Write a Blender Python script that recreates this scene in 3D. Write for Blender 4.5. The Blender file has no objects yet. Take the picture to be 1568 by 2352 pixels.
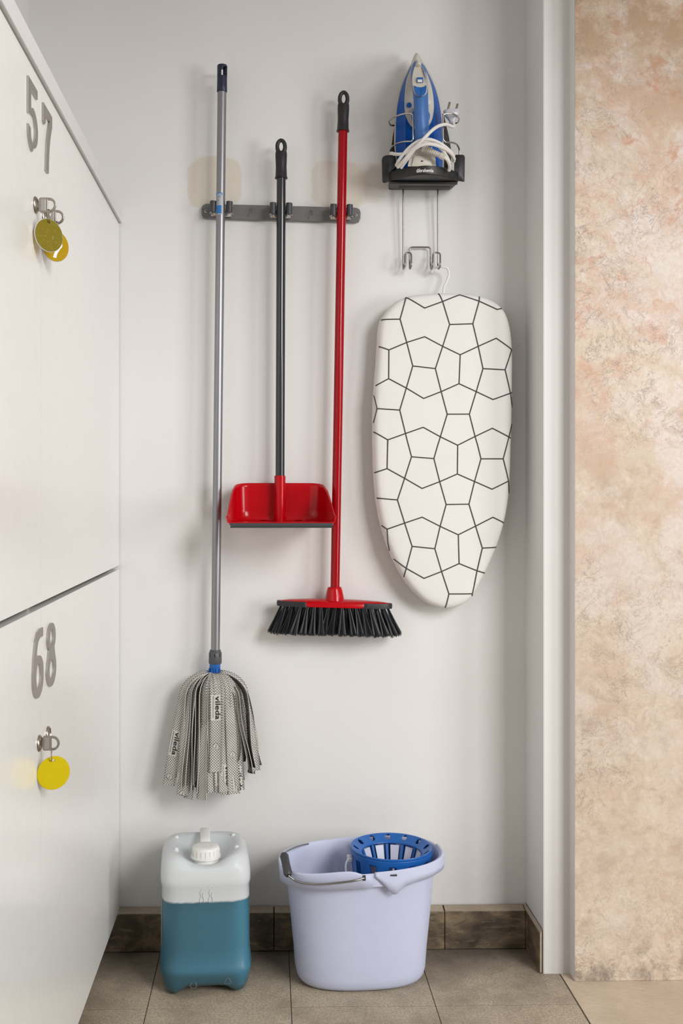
import bpy, bmesh, math, random
from mathutils import Vector, Matrix, Euler
random.seed(7)
R = math.radians
scn = bpy.context.scene
col = scn.collection

# ------------------------------------------------------------------ camera
FPX, DIST, HEYE, YAW = 2400.0, 2.40, 1.036, R(1.2)      # focal length in px of 1568x2352, distance to wall, eye height
PX, PY = 617 + FPX * math.tan(YAW), 1136.0              # principal point
cd = bpy.data.cameras.new('camera')
cam = bpy.data.objects.new('camera', cd)
col.objects.link(cam)
cam.location = (0, -DIST, HEYE)
cam.rotation_euler = (R(90), 0, -YAW)
cd.sensor_fit = 'VERTICAL'
cd.sensor_height = 36
cd.lens = FPX * 36 / 2352
cd.shift_x = (784 - PX) / 2352
cd.shift_y = -(1176 - PY) / 2352
cd.clip_start = 0.05
scn.camera = cam

# ------------------------------------------------------------------ light
wd = bpy.data.worlds.new('world')
scn.world = wd
wd.use_nodes = True
wd.node_tree.nodes['Background'].inputs[0].default_value = (1.0, 0.985, 0.975, 1)
wd.node_tree.nodes['Background'].inputs[1].default_value = 0.22


def area(name, loc, aim, sx, sy, power, color, spread=180):
    l = bpy.data.lights.new(name, 'AREA')
    l.spread = R(spread)
    l.shape = 'RECTANGLE'
    l.size, l.size_y, l.energy, l.color = sx, sy, power, color
    o = bpy.data.objects.new(name, l)
    o.location = loc
    o.rotation_euler = (Vector(aim) - Vector(loc)).to_track_quat('-Z', 'Y').to_euler()
    col.objects.link(o)
    return o


area('daylight_opening', (2.55, -4.0, 2.75), (0.25, 0, 0.9), 1.5, 1.6, 136, (1.0, 0.99, 0.978))
area('side_fill', (3.6, -2.7, 1.15), (-0.3, -0.2, 0.6), 1.0, 1.5, 58, (1.0, 0.99, 0.98))  # unseen fill light added to brighten the locker fronts
scn.view_settings.view_transform = 'Standard'
scn.view_settings.look = 'None'
scn.view_settings.gamma = 1
scn.view_settings.exposure = 0.0
scn.view_settings.use_curve_mapping = False


# ------------------------------------------------------------------ helpers
def W(px, py, y=0.0):
    """A point of the room at distance -y in front of the back wall, seen at photo position px, py."""
    a, b = (px - PX) / FPX, (PY - py) / FPX
    dx = math.sin(YAW) + math.cos(YAW) * a
    dy = math.cos(YAW) - math.sin(YAW) * a
    t = (y + DIST) / dy
    return Vector((dx * t, y, HEYE + b * t))


def wl(o):
    p = Vector((0, 0, 0))
    while o:
        p += o.location
        o = o.parent
    return p


def tag(o, label=None, cat=None, group=None, kind=None):
    if label: o['label'] = label
    if cat: o['category'] = cat
    if group: o['group'] = group
    if kind: o['kind'] = kind
    return o


def thing(name, label, cat, loc, group=None):
    o = bpy.data.objects.new(name, None)
    o.empty_display_size = 0.05
    o.location = loc
    col.objects.link(o)
    return tag(o, label, cat, group)


def obj(name, vf, mat, parent=None, smooth=True, origin=None, auto=40, label=None, kind=None, bevel=None, solid=None, sub=0):
    """vf = (verts in world space, faces[, material indices])."""
    vs, fs = vf[0], vf[1]
    if parent: org = wl(parent)
    elif origin is not None: org = Vector(origin)
    else: org = Vector((0, 0, 0))
    me = bpy.data.meshes.new(name)
    me.from_pydata([tuple(Vector(v) - org) for v in vs], [], [tuple(f) for f in fs])
    mats = mat if isinstance(mat, (list, tuple)) else [mat]
    for m in mats: me.materials.append(m)
    if len(vf) > 2 and vf[2]:
        for p, i in zip(me.polygons, vf[2]): p.material_index = i
    bm = bmesh.new()
    bm.from_mesh(me)
    bmesh.ops.remove_doubles(bm, verts=bm.verts, dist=1e-6)
    bmesh.ops.recalc_face_normals(bm, faces=bm.faces)
    if bevel:
        es = [e for e in bm.edges if len(e.link_faces) == 2 and e.calc_face_angle(0) > R(30)]
        bmesh.ops.bevel(bm, geom=es, offset=bevel, segments=2, profile=0.5, affect='EDGES', clamp_overlap=True)
    for f in bm.faces: f.smooth = smooth
    if smooth:
        for e in bm.edges:
            e.smooth = not (len(e.link_faces) == 2 and e.calc_face_angle(0) > R(auto))
    bm.to_mesh(me)
    bm.free()
    o = bpy.data.objects.new(name, me)
    col.objects.link(o)
    if parent: o.parent = parent
    elif origin is not None: o.location = org
    if solid:
        md = o.modifiers.new('thickness', 'SOLIDIFY')
        md.thickness = solid
        md.offset = 0
    if sub:
        md = o.modifiers.new('smooth', 'SUBSURF')
        md.levels = md.render_levels = sub
    if label: o['label'] = label
    if kind: o['kind'] = kind
    return o


def join(*parts):
    vs, fs, mi = [], [], []
    for p in parts:
        k = len(vs)
        vs += list(p[0])
        fs += [[i + k for i in f] for f in p[1]]
        mi += list(p[2]) if len(p) > 2 and p[2] else [0] * len(p[1])
    return vs, fs, mi


def setmat(p, i):
    return p[0], p[1], [i] * len(p[1])


def xf(p, m):
    return [m @ Vector(v) for v in p[0]], p[1], (p[2] if len(p) > 2 else None)


def box(x0, x1, y0, y1, z0, z1):
    v = [(x, y, z) for z in (z0, z1) for y in (y0, y1) for x in (x0, x1)]
    return v, [(0, 2, 3, 1), (4, 5, 7, 6), (0, 1, 5, 4), (2, 6, 7, 3), (0, 4, 6, 2), (1, 3, 7, 5)]


def loft(rings, cap0=True, cap1=True, closed=False):
    n = len(rings[0])
    vs = [Vector(p) for r in rings for p in r]
    fs = []
    m = len(rings)
    for i in range(m if closed else m - 1):
        a, b = i * n, ((i + 1) % m) * n
        for j in range(n):
            k = (j + 1) % n
            fs.append((a + j, a + k, b + k, b + j))
    if not closed:
        if cap0: fs.append(tuple(range(n))[::-1])
        if cap1: fs.append(tuple((m - 1) * n + j for j in range(n)))
    return vs, fs


def sheet(rows):
    n = len(rows[0])
    vs = [Vector(p) for r in rows for p in r]
    fs = [(i * n + j, i * n + j + 1, (i + 1) * n + j + 1, (i + 1) * n + j) for i in range(len(rows) - 1) for j in range(n - 1)]
    return vs, fs


def tube(path, r, seg=12, closed=False, caps=True, sx=1.0, sy=1.0, up=None):
    P = [Vector(p) for p in path]
    n = len(P)
    rr = r if isinstance(r, (list, tuple)) else [r] * n
    T = []
    for i in range(n):
        a = P[i - 1] if (i > 0 or closed) else P[i]
        b = P[(i + 1) % n] if (i < n - 1 or closed) else P[i]
        T.append((b - a).normalized())
    u = Vector(up) if up else (Vector((0, 0, 1)) if abs(T[0].z) < 0.9 else Vector((1, 0, 0)))
    u = (u - T[0] * u.dot(T[0])).normalized()
    rings = []
    for i in range(n):
        u = (u - T[i] * u.dot(T[i])).normalized()
        w = T[i].cross(u)
        rings.append([P[i] + rr[i] * (sx * math.cos(2 * math.pi * k / seg) * u + sy * math.sin(2 * math.pi * k / seg) * w) for k in range(seg)])
    return loft(rings, caps, caps, closed)


def smooth_path(pts, n=6, closed=False):
    """Catmull-Rom through the points."""
    P = [Vector(p) for p in pts]
    m = len(P)
    out = []
    for i in range(m if closed else m - 1):
        p0 = P[(i - 1) % m] if (closed or i > 0) else P[0]
        p1, p2 = P[i], P[(i + 1) % m]
        p3 = P[(i + 2) % m] if (closed or i + 2 < m) else P[m - 1]
        for k in range(n):
            t = k / n
            out.append(0.5 * ((2 * p1) + (p2 - p0) * t + (2 * p0 - 5 * p1 + 4 * p2 - p3) * t * t + (3 * p1 - p0 - 3 * p2 + p3) * t ** 3))
    if not closed: out.append(P[-1])
    return out


def round_path(pts, rad, n=5):
    """Polyline with rounded corners."""
    P = [Vector(p) for p in pts]
    out = [P[0]]
    for i in range(1, len(P) - 1):
        a, b, c = P[i - 1], P[i], P[i + 1]
        r = min(rad, (a - b).length * 0.49, (c - b).length * 0.49)
        s, e = b + (a - b).normalized() * r, b + (c - b).normalized() * r
        for k in range(n + 1):
            t = k / n
            out.append((1 - t) ** 2 * s + 2 * t * (1 - t) * b + t * t * e)
    out.append(P[-1])
    return out


def lathe(prof, seg=24, M=None, cap0=True, cap1=True):
    """prof: (radius, height) pairs about local z."""
    rings = [[Vector((r * math.cos(2 * math.pi * k / seg), r * math.sin(2 * math.pi * k / seg), h)) for k in range(seg)] for r, h in prof]
    p = loft(rings, cap0, cap1)
    return xf(p, M) if M else p


def sell(a, b, n, seg=48):
    """superellipse outline"""
    o = []
    for k in range(seg):
        t = 2 * math.pi * k / seg
        c, s = math.cos(t), math.sin(t)
        o.append((a * math.copysign(abs(c) ** (2 / n), c), b * math.copysign(abs(s) ** (2 / n), s)))
    return o


def frame_between(a, b, up=(0, -1, 0)):
    """Matrix with z from a to b, origin a."""
    a, b = Vector(a), Vector(b)
    z = (b - a).normalized()
    x = Vector(up).cross(z)
    if x.length < 1e-4: x = Vector((1, 0, 0))
    x.normalize()
    y = z.cross(x)
    m = Matrix((x, y, z)).transposed().to_4x4()
    m.translation = a
    return m


def eval_mesh(cu):
    o = bpy.data.objects.new('temporary', cu)
    col.objects.link(o)
    dg = bpy.context.evaluated_depsgraph_get()
    ev = o.evaluated_get(dg)
    me = ev.to_mesh()
    p = ([v.co.copy() for v in me.vertices], [tuple(f.vertices) for f in me.polygons])
    ev.to_mesh_clear()
    bpy.data.objects.remove(o)
    bpy.data.curves.remove(cu)
    return p


def text2d(s, size, extrude=0.0, spacing=1.0):
    cu = bpy.data.curves.new('text', 'FONT')
    cu.body, cu.size, cu.extrude, cu.resolution_u, cu.space_character = s, size, extrude, 3, spacing
    return eval_mesh(cu)


def flat2d(outlines, extrude, bevel=0.0):
    """Solid plate in the local xy plane from closed outlines (holes allowed)."""
    cu = bpy.data.curves.new('plate', 'CURVE')
    cu.dimensions, cu.fill_mode, cu.extrude, cu.bevel_depth, cu.bevel_resolution = '2D', 'BOTH', extrude, bevel, 1
    for o in outlines:
        sp = cu.splines.new('POLY')
        sp.points.add(len(o) - 1)
        for p, q in zip(sp.points, o): p.co = (q[0], q[1], 0, 1)
        sp.use_cyclic_u = True
    return eval_mesh(cu)


def fit2d(p, x0, x1, y0, y1):
    xs = [v[0] for v in p[0]]
    ys = [v[1] for v in p[0]]
    a, b, c, d = min(xs), max(xs), min(ys), max(ys)
    return [Vector((x0 + (v[0] - a) / (b - a) * (x1 - x0), y0 + (v[1] - c) / (d - c) * (y1 - y0), v[2])) for v in p[0]], p[1]


def circ(cx, cy, r, n=24, ry=None):
    return [(cx + r * math.cos(2 * math.pi * k / n), cy + (ry or r) * math.sin(2 * math.pi * k / n)) for k in range(n)]


def basis(x, y, origin):
    """Matrix taking local x,y to the given world directions (z = x cross y)."""
    x, y = Vector(x).normalized(), Vector(y).normalized()
    m = Matrix((x, y, x.cross(y))).transposed().to_4x4()
    m.translation = Vector(origin)
    return m


def lerp_table(t, table):
    if t <= table[0][0]: return table[0][1]
    for (a, u), (b, v) in zip(table, table[1:]):
        if t <= b: return u + (v - u) * (t - a) / (b - a)
    return table[-1][1]


# ------------------------------------------------------------------ materials
class NT:
    def __init__(s, name):
        s.m = bpy.data.materials.new(name)
        s.m.use_nodes = True
        s.t = s.m.node_tree
        s.b = s.t.nodes['Principled BSDF']
        s.out = s.t.nodes['Material Output']

    def n(s, typ, **kw):
        nd = s.t.nodes.new(typ)
        for k, v in kw.items(): setattr(nd, k, v)
        return nd

    def l(s, a, b): s.t.links.new(a, b)

    def put(s, sock, v):
        if v is None: return
        if hasattr(v, 'is_output') or hasattr(v, 'links'): s.l(v, sock)
        else: sock.default_value = v

    def obj(s): return s.n('ShaderNodeTexCoord').outputs['Object']

    def geo(s): return s.n('ShaderNodeNewGeometry').outputs['Position']

    def uv(s): return s.n('ShaderNodeTexCoord').outputs['UV']

    def sep(s, v):
        nd = s.n('ShaderNodeSeparateXYZ')
        s.l(v, nd.inputs[0])
        return nd.outputs

    def math(s, op, a, b=None, clamp=False):
        nd = s.n('ShaderNodeMath', operation=op, use_clamp=clamp)
        s.put(nd.inputs[0], a)
        s.put(nd.inputs[1], b)
        return nd.outputs[0]

    def noise(s, vec, scale, detail=4, rough=0.55, dist=0.0):
        nd = s.n('ShaderNodeTexNoise')
        s.put(nd.inputs['Vector'], vec)
        nd.inputs['Scale'].default_value = scale
        nd.inputs['Detail'].default_value = detail
        nd.inputs['Roughness'].default_value = rough
        nd.inputs['Distortion'].default_value = dist
        return nd.outputs[0]

    def vor(s, vec, scale, feature='F1', out='Distance'):
        nd = s.n('ShaderNodeTexVoronoi', feature=feature)
        s.put(nd.inputs['Vector'], vec)
        nd.inputs['Scale'].default_value = scale
        return nd.outputs[out]

    def ramp(s, f, stops):
        nd = s.n('ShaderNodeValToRGB')
        s.l(f, nd.inputs[0])
        e = nd.color_ramp.elements
        while len(e) < len(stops): e.new(0.5)
        for i, (p, c) in enumerate(stops):
            e[i].position = p
            e[i].color = (c, c, c, 1) if isinstance(c, (int, float)) else (*c, 1)
        return nd.outputs[0]

    def mix(s, f, a, b, blend='MIX'):
        nd = s.n('ShaderNodeMix', data_type='RGBA', blend_type=blend)
        s.put(nd.inputs[0], f)
        for sock, v in ((nd.inputs[6], a), (nd.inputs[7], b)):
            s.put(sock, (*v, 1) if isinstance(v, tuple) and len(v) == 3 else v)
        return nd.outputs[2]

    def maprange(s, v, a, b, c=0.0, d=1.0):
        nd = s.n('ShaderNodeMapRange')
        s.put(nd.inputs[0], v)
        for i, q in enumerate((a, b, c, d)): nd.inputs[i + 1].default_value = q
        return nd.outputs[0]

    def scaled(s, vec, sc):
        nd = s.n('ShaderNodeVectorMath', operation='MULTIPLY')
        s.l(vec, nd.inputs[0])
        nd.inputs[1].default_value = sc
        return nd.outputs[0]

    def add(s, vec, off):
        nd = s.n('ShaderNodeVectorMath', operation='ADD')
        s.l(vec, nd.inputs[0])
        s.put(nd.inputs[1], off)
        return nd.outputs[0]

    def bump(s, h, strength, dist=0.001):
        nd = s.n('ShaderNodeBump')
        s.l(h, nd.inputs['Height'])
        nd.inputs['Strength'].default_value = strength
        nd.inputs['Distance'].default_value = dist
        s.l(nd.outputs[0], s.b.inputs['Normal'])

    def base(s, c): s.put(s.b.inputs['Base Color'], (*c, 1) if isinstance(c, tuple) else c)


def pm(name, c, rough=0.5, metal=0.0, spec=0.5, coat=0.0, coat_rough=0.1, grain=0.0, gscale=600, sss=0.0, trans=0.0):
    t = NT(name)
    t.base(c)
    b = t.b.inputs
    b['Roughness'].default_value = rough
    b['Metallic'].default_value = metal
    b['Specular IOR Level'].default_value = spec
    b['Coat Weight'].default_value = coat
    b['Coat Roughness'].default_value = coat_rough
    if sss:
        b['Subsurface Weight'].default_value = sss
        b['Subsurface Radius'].default_value = (0.01, 0.01, 0.01)
    if trans: b['Transmission Weight'].default_value = trans
    co = t.obj()
    v = t.noise(co, 40, 3)
    t.base(t.mix(t.maprange(v, 0.35, 0.75, 0.0, 0.25), c, tuple(x * 0.86 for x in c)))
    if grain: t.bump(t.noise(co, gscale, 2), grain, 0.0005)
    return t.m


M = {}
M['chrome'] = pm('chrome_wire', (0.30, 0.29, 0.28), 0.30, 1.0)
M['bright_chrome'] = pm('bright_chrome_wire', (0.52, 0.50, 0.48), 0.2, 1.0)
M['steel'] = pm('brushed_steel', (0.50, 0.47, 0.455), 0.48, 1.0, grain=0.15)
M['nickel'] = pm('worn_nickel', (0.40, 0.36, 0.31), 0.3, 1.0)
M['alu'] = pm('anodised_aluminium', (0.30, 0.30, 0.315), 0.40, 0.9)
M['black'] = pm('black_plastic', (0.016, 0.016, 0.017), 0.42, grain=0.1)
M['black_satin'] = pm('black_paint_tube', (0.012, 0.014, 0.017), 0.22, coat=0.5)
M['dark_grey'] = pm('dark_grey_plastic', (0.045, 0.045, 0.052), 0.45)
M['collar_grey'] = pm('collar_grey_plastic', (0.075, 0.078, 0.085), 0.45)
M['rail_grey'] = pm('grey_plastic_rail', (0.155, 0.155, 0.155), 0.35, grain=0.08)
M['navy'] = pm('navy_plastic', (0.010, 0.018, 0.045), 0.4)
M['red'] = pm('red_plastic', (0.47, 0.001, 0.006), 0.2, spec=0.28, coat=0.05)
M['red_pole'] = pm('red_painted_pole', (0.33, 0.001, 0.006), 0.14, spec=0.3)
M['rubber'] = pm('grey_rubber', (0.035, 0.040, 0.045), 0.55)
M['blue_plastic'] = pm('blue_plastic', (0.010, 0.115, 0.42), 0.35)
M['blue_gloss'] = pm('blue_iron_shell', (0.001, 0.078, 0.37), 0.3, spec=0.2)
M['blue_handle'] = pm('blue_matte_handle', (0.045, 0.150, 0.42), 0.42)
M['cream'] = pm('cream_plastic', (0.60, 0.565, 0.50), 0.35)
M['white_plastic'] = pm('white_plastic', (0.78, 0.79, 0.80), 0.35)
M['grey_clear'] = pm('clear_grey_plastic', (0.52, 0.53, 0.58), 0.2)
M['cord'] = pm('white_braided_cord', (0.74, 0.71, 0.68), 0.7, grain=0.5, gscale=900)
M['locker'] = pm('white_laminate', (0.84, 0.84, 0.815), 0.32, coat=0.5, coat_rough=0.16, grain=0.03, gscale=500)
M['locker_in'] = pm('locker_carcass_laminate', (0.72, 0.71, 0.68), 0.5)
M['board_edge'] = pm('grey_white_laminate', (0.70, 0.69, 0.70), 0.4)
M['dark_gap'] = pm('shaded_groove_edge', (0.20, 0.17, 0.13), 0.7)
M['bucket'] = pm('lavender_plastic', (0.56, 0.60, 0.78), 0.42, grain=0.12, gscale=700)
M['slat'] = pm('pale_lavender_slats', (0.60, 0.63, 0.78), 0.4)
M['white_wire'] = pm('white_coated_wire', (0.78, 0.77, 0.74), 0.4)
M['ink'] = pm('black_print', (0.012, 0.012, 0.013), 0.6)
M['pattern_ink'] = pm('charcoal_print', (0.055, 0.048, 0.042), 0.8)
M['print_white'] = pm('white_print', (0.80, 0.80, 0.80), 0.5)
M['label_blue'] = pm('sticker_blue', (0.02, 0.17, 0.48), 0.4)
M['label_pale'] = pm('sticker_pale', (0.42, 0.45, 0.50), 0.4)
M['bristle'] = pm('dark_bristles', (0.022, 0.024, 0.028), 0.38)
M['tag_bright'] = pm('bright_yellow_plastic', (0.58, 0.455, 0.002), 0.35, spec=0.2, sss=0.3)
M['tag_deep'] = pm('deep_yellow_plastic', (0.40, 0.255, 0.002), 0.35, spec=0.15)
M['paper'] = pm('white_paper', (0.62, 0.58, 0.60), 0.6)
M['paint_white'] = pm('white_paint', (0.74, 0.74, 0.73), 0.5)


def worn_tag():
    t = NT('scratched_olive_yellow')
    co = t.obj()
    a = t.noise(co, 260, 6, 0.7, 1.5)
    f = t.ramp(a, [(0.60, 0.0), (0.68, 0.8)])
    t.base(t.mix(f, (0.185, 0.145, 0.004), (0.50, 0.45, 0.30)))
    t.b.inputs['Roughness'].default_value = 0.4
    t.b.inputs['Specular IOR Level'].default_value = 0.2
    return t.m


M['tag_worn'] = worn_tag()


def wall_mat(name, patches=()):
    t = NT(name)
    co = t.geo()
    x, y, z = t.sep(co)
    big = t.noise(co, 2.2, 3)
    c = t.mix(t.maprange(big, 0.35, 0.7), (0.775, 0.765, 0.752), (0.735, 0.724, 0.708))
    wob = t.noise(co, 14, 4, 0.6)
    w2 = t.math('MULTIPLY', t.math('SUBTRACT', wob, 0.5), 2.2)
    for (cx, cz, a, b, s, tone) in patches:
        dx = t.math('POWER', t.math('ABSOLUTE', t.math('DIVIDE', t.math('SUBTRACT', x, cx), a)), 4.0)
        dz = t.math('POWER', t.math('ABSOLUTE', t.math('DIVIDE', t.math('SUBTRACT', z, cz), b)), 4.0)
        d = t.math('ADD', t.math('ADD', dx, dz), w2)
        f = t.math('MULTIPLY', t.maprange(d, 0.75, 1.1, 1.0, 0.0), s)
        c = t.mix(f, c, tone)
    # scuffs
    sp = t.noise(t.scaled(co, (1, 1, 0.35)), 48, 6, 0.7, 0.8)
    c = t.mix(t.ramp(sp, [(0.70, 0.0), (0.76, 0.35)]), c, (0.42, 0.38, 0.34))
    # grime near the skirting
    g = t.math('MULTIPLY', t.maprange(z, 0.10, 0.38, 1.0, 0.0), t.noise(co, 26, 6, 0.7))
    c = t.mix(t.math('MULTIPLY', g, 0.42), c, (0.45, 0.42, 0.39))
    t.base(c)
    t.b.inputs['Roughness'].default_value = 0.62
    t.b.inputs['Specular IOR Level'].default_value = 0.35
    t.bump(t.noise(co, 240, 3, 0.6), 0.22, 0.0006)
    return t.m


def pc(px, py):
    p = W(px, py, 0)
    return p.x, p.z


P1, P2, P3 = pc(492, 418), pc(775, 425), pc(835, 420)
M['wall'] = wall_mat('painted_plaster', [
    (P1[0], P1[1], 0.063, 0.058, 0.62, (0.66, 0.585, 0.455)),
    (P2[0], P2[1], 0.060, 0.055, 0.46, (0.66, 0.585, 0.455)),
    (P3[0], P3[1], 0.052, 0.048, 0.32, (0.68, 0.61, 0.49))])
M['plaster'] = wall_mat('painted_plaster_pilaster')


def marble():
    t = NT('pink_beige_marble')
    co = t.geo()
    x, y, z = t.sep(co)

    def warped(sc, amt, off):
        nd = t.n('ShaderNodeTexNoise')
        t.l(t.add(co, off), nd.inputs['Vector'])
        nd.inputs['Scale'].default_value = sc
        nd.inputs['Detail'].default_value = 6
        nd.inputs['Roughness'].default_value = 0.6
        return t.add(co, t.scaled(nd.outputs['Color'], (amt, amt, amt)))

    w1, w2, w3 = warped(9, 0.10, (0, 0, 0)), warped(16, 0.07, (4, 1, 2)), warped(5, 0.14, (8, 3, 5))
    n1 = t.noise(w1, 4.0, 8, 0.66, 0.5)
    c = t.ramp(n1, [(0.30, (0.50, 0.385, 0.28)), (0.43, (0.61, 0.495, 0.38)), (0.56, (0.665, 0.555, 0.44)), (0.70, (0.68, 0.585, 0.49))])
    m1 = t.noise(w2, 26, 8, 0.72)
    c = t.mix(t.ramp(m1, [(0.36, 0.60), (0.49, 0.0)]), c, (0.44, 0.33, 0.235))
    c = t.mix(t.ramp(m1, [(0.53, 0.0), (0.66, 0.6)]), c, (0.75, 0.665, 0.57))
    hi = t.maprange(z, 0.70, 1.60, 0.0, 1.0)
    pale = t.ramp(t.noise(w3, 6, 9, 0.70, 0.6), [(0.44, 0.0), (0.58, 0.8)])
    c = t.mix(t.math('MULTIPLY', pale, t.maprange(z, 0.1, 1.2, 0.25, 1.0)), c, (0.715, 0.640, 0.600))
    blot = t.ramp(t.noise(w2, 7.5, 9, 0.72, 0.5), [(0.48, 0.0), (0.60, 0.8)])
    c = t.mix(t.math('MULTIPLY', blot, t.maprange(z, 0.4, 1.6, 0.14, 1.0)), c, (0.57, 0.37, 0.25))
    spots = t.ramp(t.noise(t.add(w2, (6.0, 2.0, 1.0)), 15, 9, 0.75, 0.4), [(0.54, 0.0), (0.63, 0.85)])
    c = t.mix(t.math('MULTIPLY', spots, hi), c, (0.55, 0.27, 0.17))
    f1 = t.vor(w3, 5.5)
    ringf = t.ramp(t.math('ABSOLUTE', t.math('SUBTRACT', f1, 0.22)), [(0.0, 0.5), (0.03, 0.0)])
    msk = t.ramp(t.noise(t.add(co, (3.0, 3.0, 3.3)), 5, 2), [(0.54, 0.0), (0.60, 1.0)])
    c = t.mix(t.math('MULTIPLY', ringf, msk), c, (0.50, 0.35, 0.25))
    top = t.math('MULTIPLY', t.maprange(z, 1.72, 2.04, 0.0, 0.95), t.ramp(t.noise(w2, 7, 9, 0.74), [(0.42, 0.0), (0.56, 0.9)]))
    c = t.mix(top, c, (0.40, 0.255, 0.14))
    # curly hairline veins, gathered in places and towards the foot of the slab
    area_ = t.ramp(t.noise(t.add(co, (2.0, 4.0, 4.4)), 3.5, 3, 0.6), [(0.44, 0.18), (0.60, 1.0)])
    foot = t.maprange(z, 0.02, 0.36, 1.0, 0.0)
    dens = t.math('MAXIMUM', t.math('MULTIPLY', area_, 0.8), t.math('MULTIPLY', foot, t.math('ADD', area_, 0.45)), True)
    v1 = t.math('ABSOLUTE', t.math('SUBTRACT', t.noise(w1, 11.0, 7, 0.66, 1.0), 0.5))
    v2 = t.math('ABSOLUTE', t.math('SUBTRACT', t.noise(w2, 20.0, 6, 0.64, 0.8), 0.5))
    e2 = t.vor(w2, 30, 'DISTANCE_TO_EDGE')
    c = t.mix(t.math('MULTIPLY', t.ramp(v1, [(0.0, 0.95), (0.013, 0.0)]), dens), c, (0.22, 0.185, 0.165))
    c = t.mix(t.math('MULTIPLY', t.ramp(v2, [(0.0, 0.8), (0.014, 0.0)]), dens), c, (0.30, 0.225, 0.20))
    c = t.mix(t.math('MULTIPLY', t.ramp(e2, [(0.0, 0.40), (0.030, 0.0)]), t.math('MULTIPLY', foot, area_)), c, (0.28, 0.21, 0.19))
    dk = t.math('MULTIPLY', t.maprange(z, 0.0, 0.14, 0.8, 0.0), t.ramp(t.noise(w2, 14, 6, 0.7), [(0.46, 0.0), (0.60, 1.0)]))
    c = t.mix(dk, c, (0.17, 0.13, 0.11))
    fine = t.noise(co, 130, 6, 0.7)
    c = t.mix(t.maprange(fine, 0.42, 0.62, 0.22, 0.0), c, (0.45, 0.34, 0.25))
    t.base(c)
    t.b.inputs['Roughness'].default_value = 0.5
    t.bump(fine, 0.12, 0.0008)
    return t.m


M['marble'] = marble()


def floor_mat(name, a, b, dark, s=1.0, streak=None, dirt_shade=False, pores=False):
    t = NT(name)
    co = t.geo()
    oi = t.n('ShaderNodeObjectInfo').outputs['Random']
    co = t.add(co, None)
    n1 = t.noise(co, 7, 5, 0.65)
    sp = t.noise(t.scaled(co, streak or (1, 1.0, 1)), 230 * s, 3, 0.6)
    c = t.mix(t.maprange(sp, 0.35, 0.68), a, b)
    c = t.mix(t.math('MULTIPLY', t.maprange(n1, 0.38, 0.72), 0.75), c, dark)
    if dirt_shade:      # ground-in grime along the skirting, with the shade there painted in
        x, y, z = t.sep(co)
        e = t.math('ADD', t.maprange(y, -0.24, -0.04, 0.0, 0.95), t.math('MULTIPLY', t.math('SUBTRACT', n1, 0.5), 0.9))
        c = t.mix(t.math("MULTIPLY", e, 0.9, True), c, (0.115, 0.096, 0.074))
    if pores:
        pz_ = t.noise(t.scaled(co, (1, 2.2, 1)), 38, 5, 0.6)
        c = t.mix(t.ramp(pz_, [(0.66, 0.0), (0.72, 0.8)]), c, (0.28, 0.19, 0.12))
    f = t.vor(co, 210 * s)
    c = t.mix(t.ramp(f, [(0.10, 0.32), (0.24, 0.0)]), c, (0.62, 0.55, 0.45))
    t.base(c)
    t.b.inputs['Roughness'].default_value = 0.62
    t.bump(sp, 0.25, 0.0007)
    return t.m


M['tile'] = floor_mat('speckled_stone_tile', (0.35, 0.29, 0.215), (0.60, 0.51, 0.39), (0.25, 0.20, 0.145), dirt_shade=True)
M['travertine'] = floor_mat('beige_travertine', (0.56, 0.46, 0.345), (0.66, 0.56, 0.44), (0.47, 0.37, 0.265), 0.4, (0.5, 2.0, 1), pores=True)
M['grout'] = pm('dark_grout', (0.06, 0.052, 0.042), 0.9)


def base_mat():
    t = NT('stained_brown_skirting')
    co = t.geo()
    n1 = t.noise(t.scaled(co, (1, 1, 1.8)), 11, 6, 0.65, 0.5)
    n2 = t.noise(t.scaled(co, (0.6, 1, 3.0)), 34, 6, 0.7, 0.6)
    c = t.ramp(n1, [(0.32, (0.045, 0.034, 0.023)), (0.48, (0.105, 0.078, 0.050)), (0.66, (0.27, 0.20, 0.115))])
    c = t.mix(t.ramp(n2, [(0.56, 0.0), (0.68, 0.55)]), c, (0.34, 0.26, 0.16))
    t.base(c)
    t.b.inputs['Roughness'].default_value = 0.5
    t.bump(n2, 0.2, 0.001)
    return t.m


M['skirting'] = base_mat()
M['skirting_top'] = floor_mat('dusty_skirting_top', (0.36, 0.295, 0.22), (0.45, 0.38, 0.29), (0.30, 0.24, 0.175))


def fabric():
    t = NT('white_cotton_cover')
    co = t.obj()
    x, y, z = t.sep(co)
    wv = t.n('ShaderNodeTexWave', wave_type='BANDS', bands_direction='X')
    wv.inputs['Scale'].default_value = 330
    t.l(co, wv.inputs[0])
    wz = t.n('ShaderNodeTexWave', wave_type='BANDS', bands_direction='Z')
    wz.inputs['Scale'].default_value = 330
    t.l(co, wz.inputs[0])
    h = t.math('ADD', wv.outputs['Fac'], wz.outputs['Fac'])
    st = t.noise(co, 7, 4, 0.6)
    t.base(t.mix(t.math('MULTIPLY', t.maprange(st, 0.5, 0.75), 0.3), (0.765, 0.755, 0.73), (0.70, 0.67, 0.61)))
    t.b.inputs['Roughness'].default_value = 0.85
    t.b.inputs['Specular IOR Level'].default_value = 0.2
    t.bump(h, 0.12, 0.0005)
    return t.m


M['fabric'] = fabric()


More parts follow.
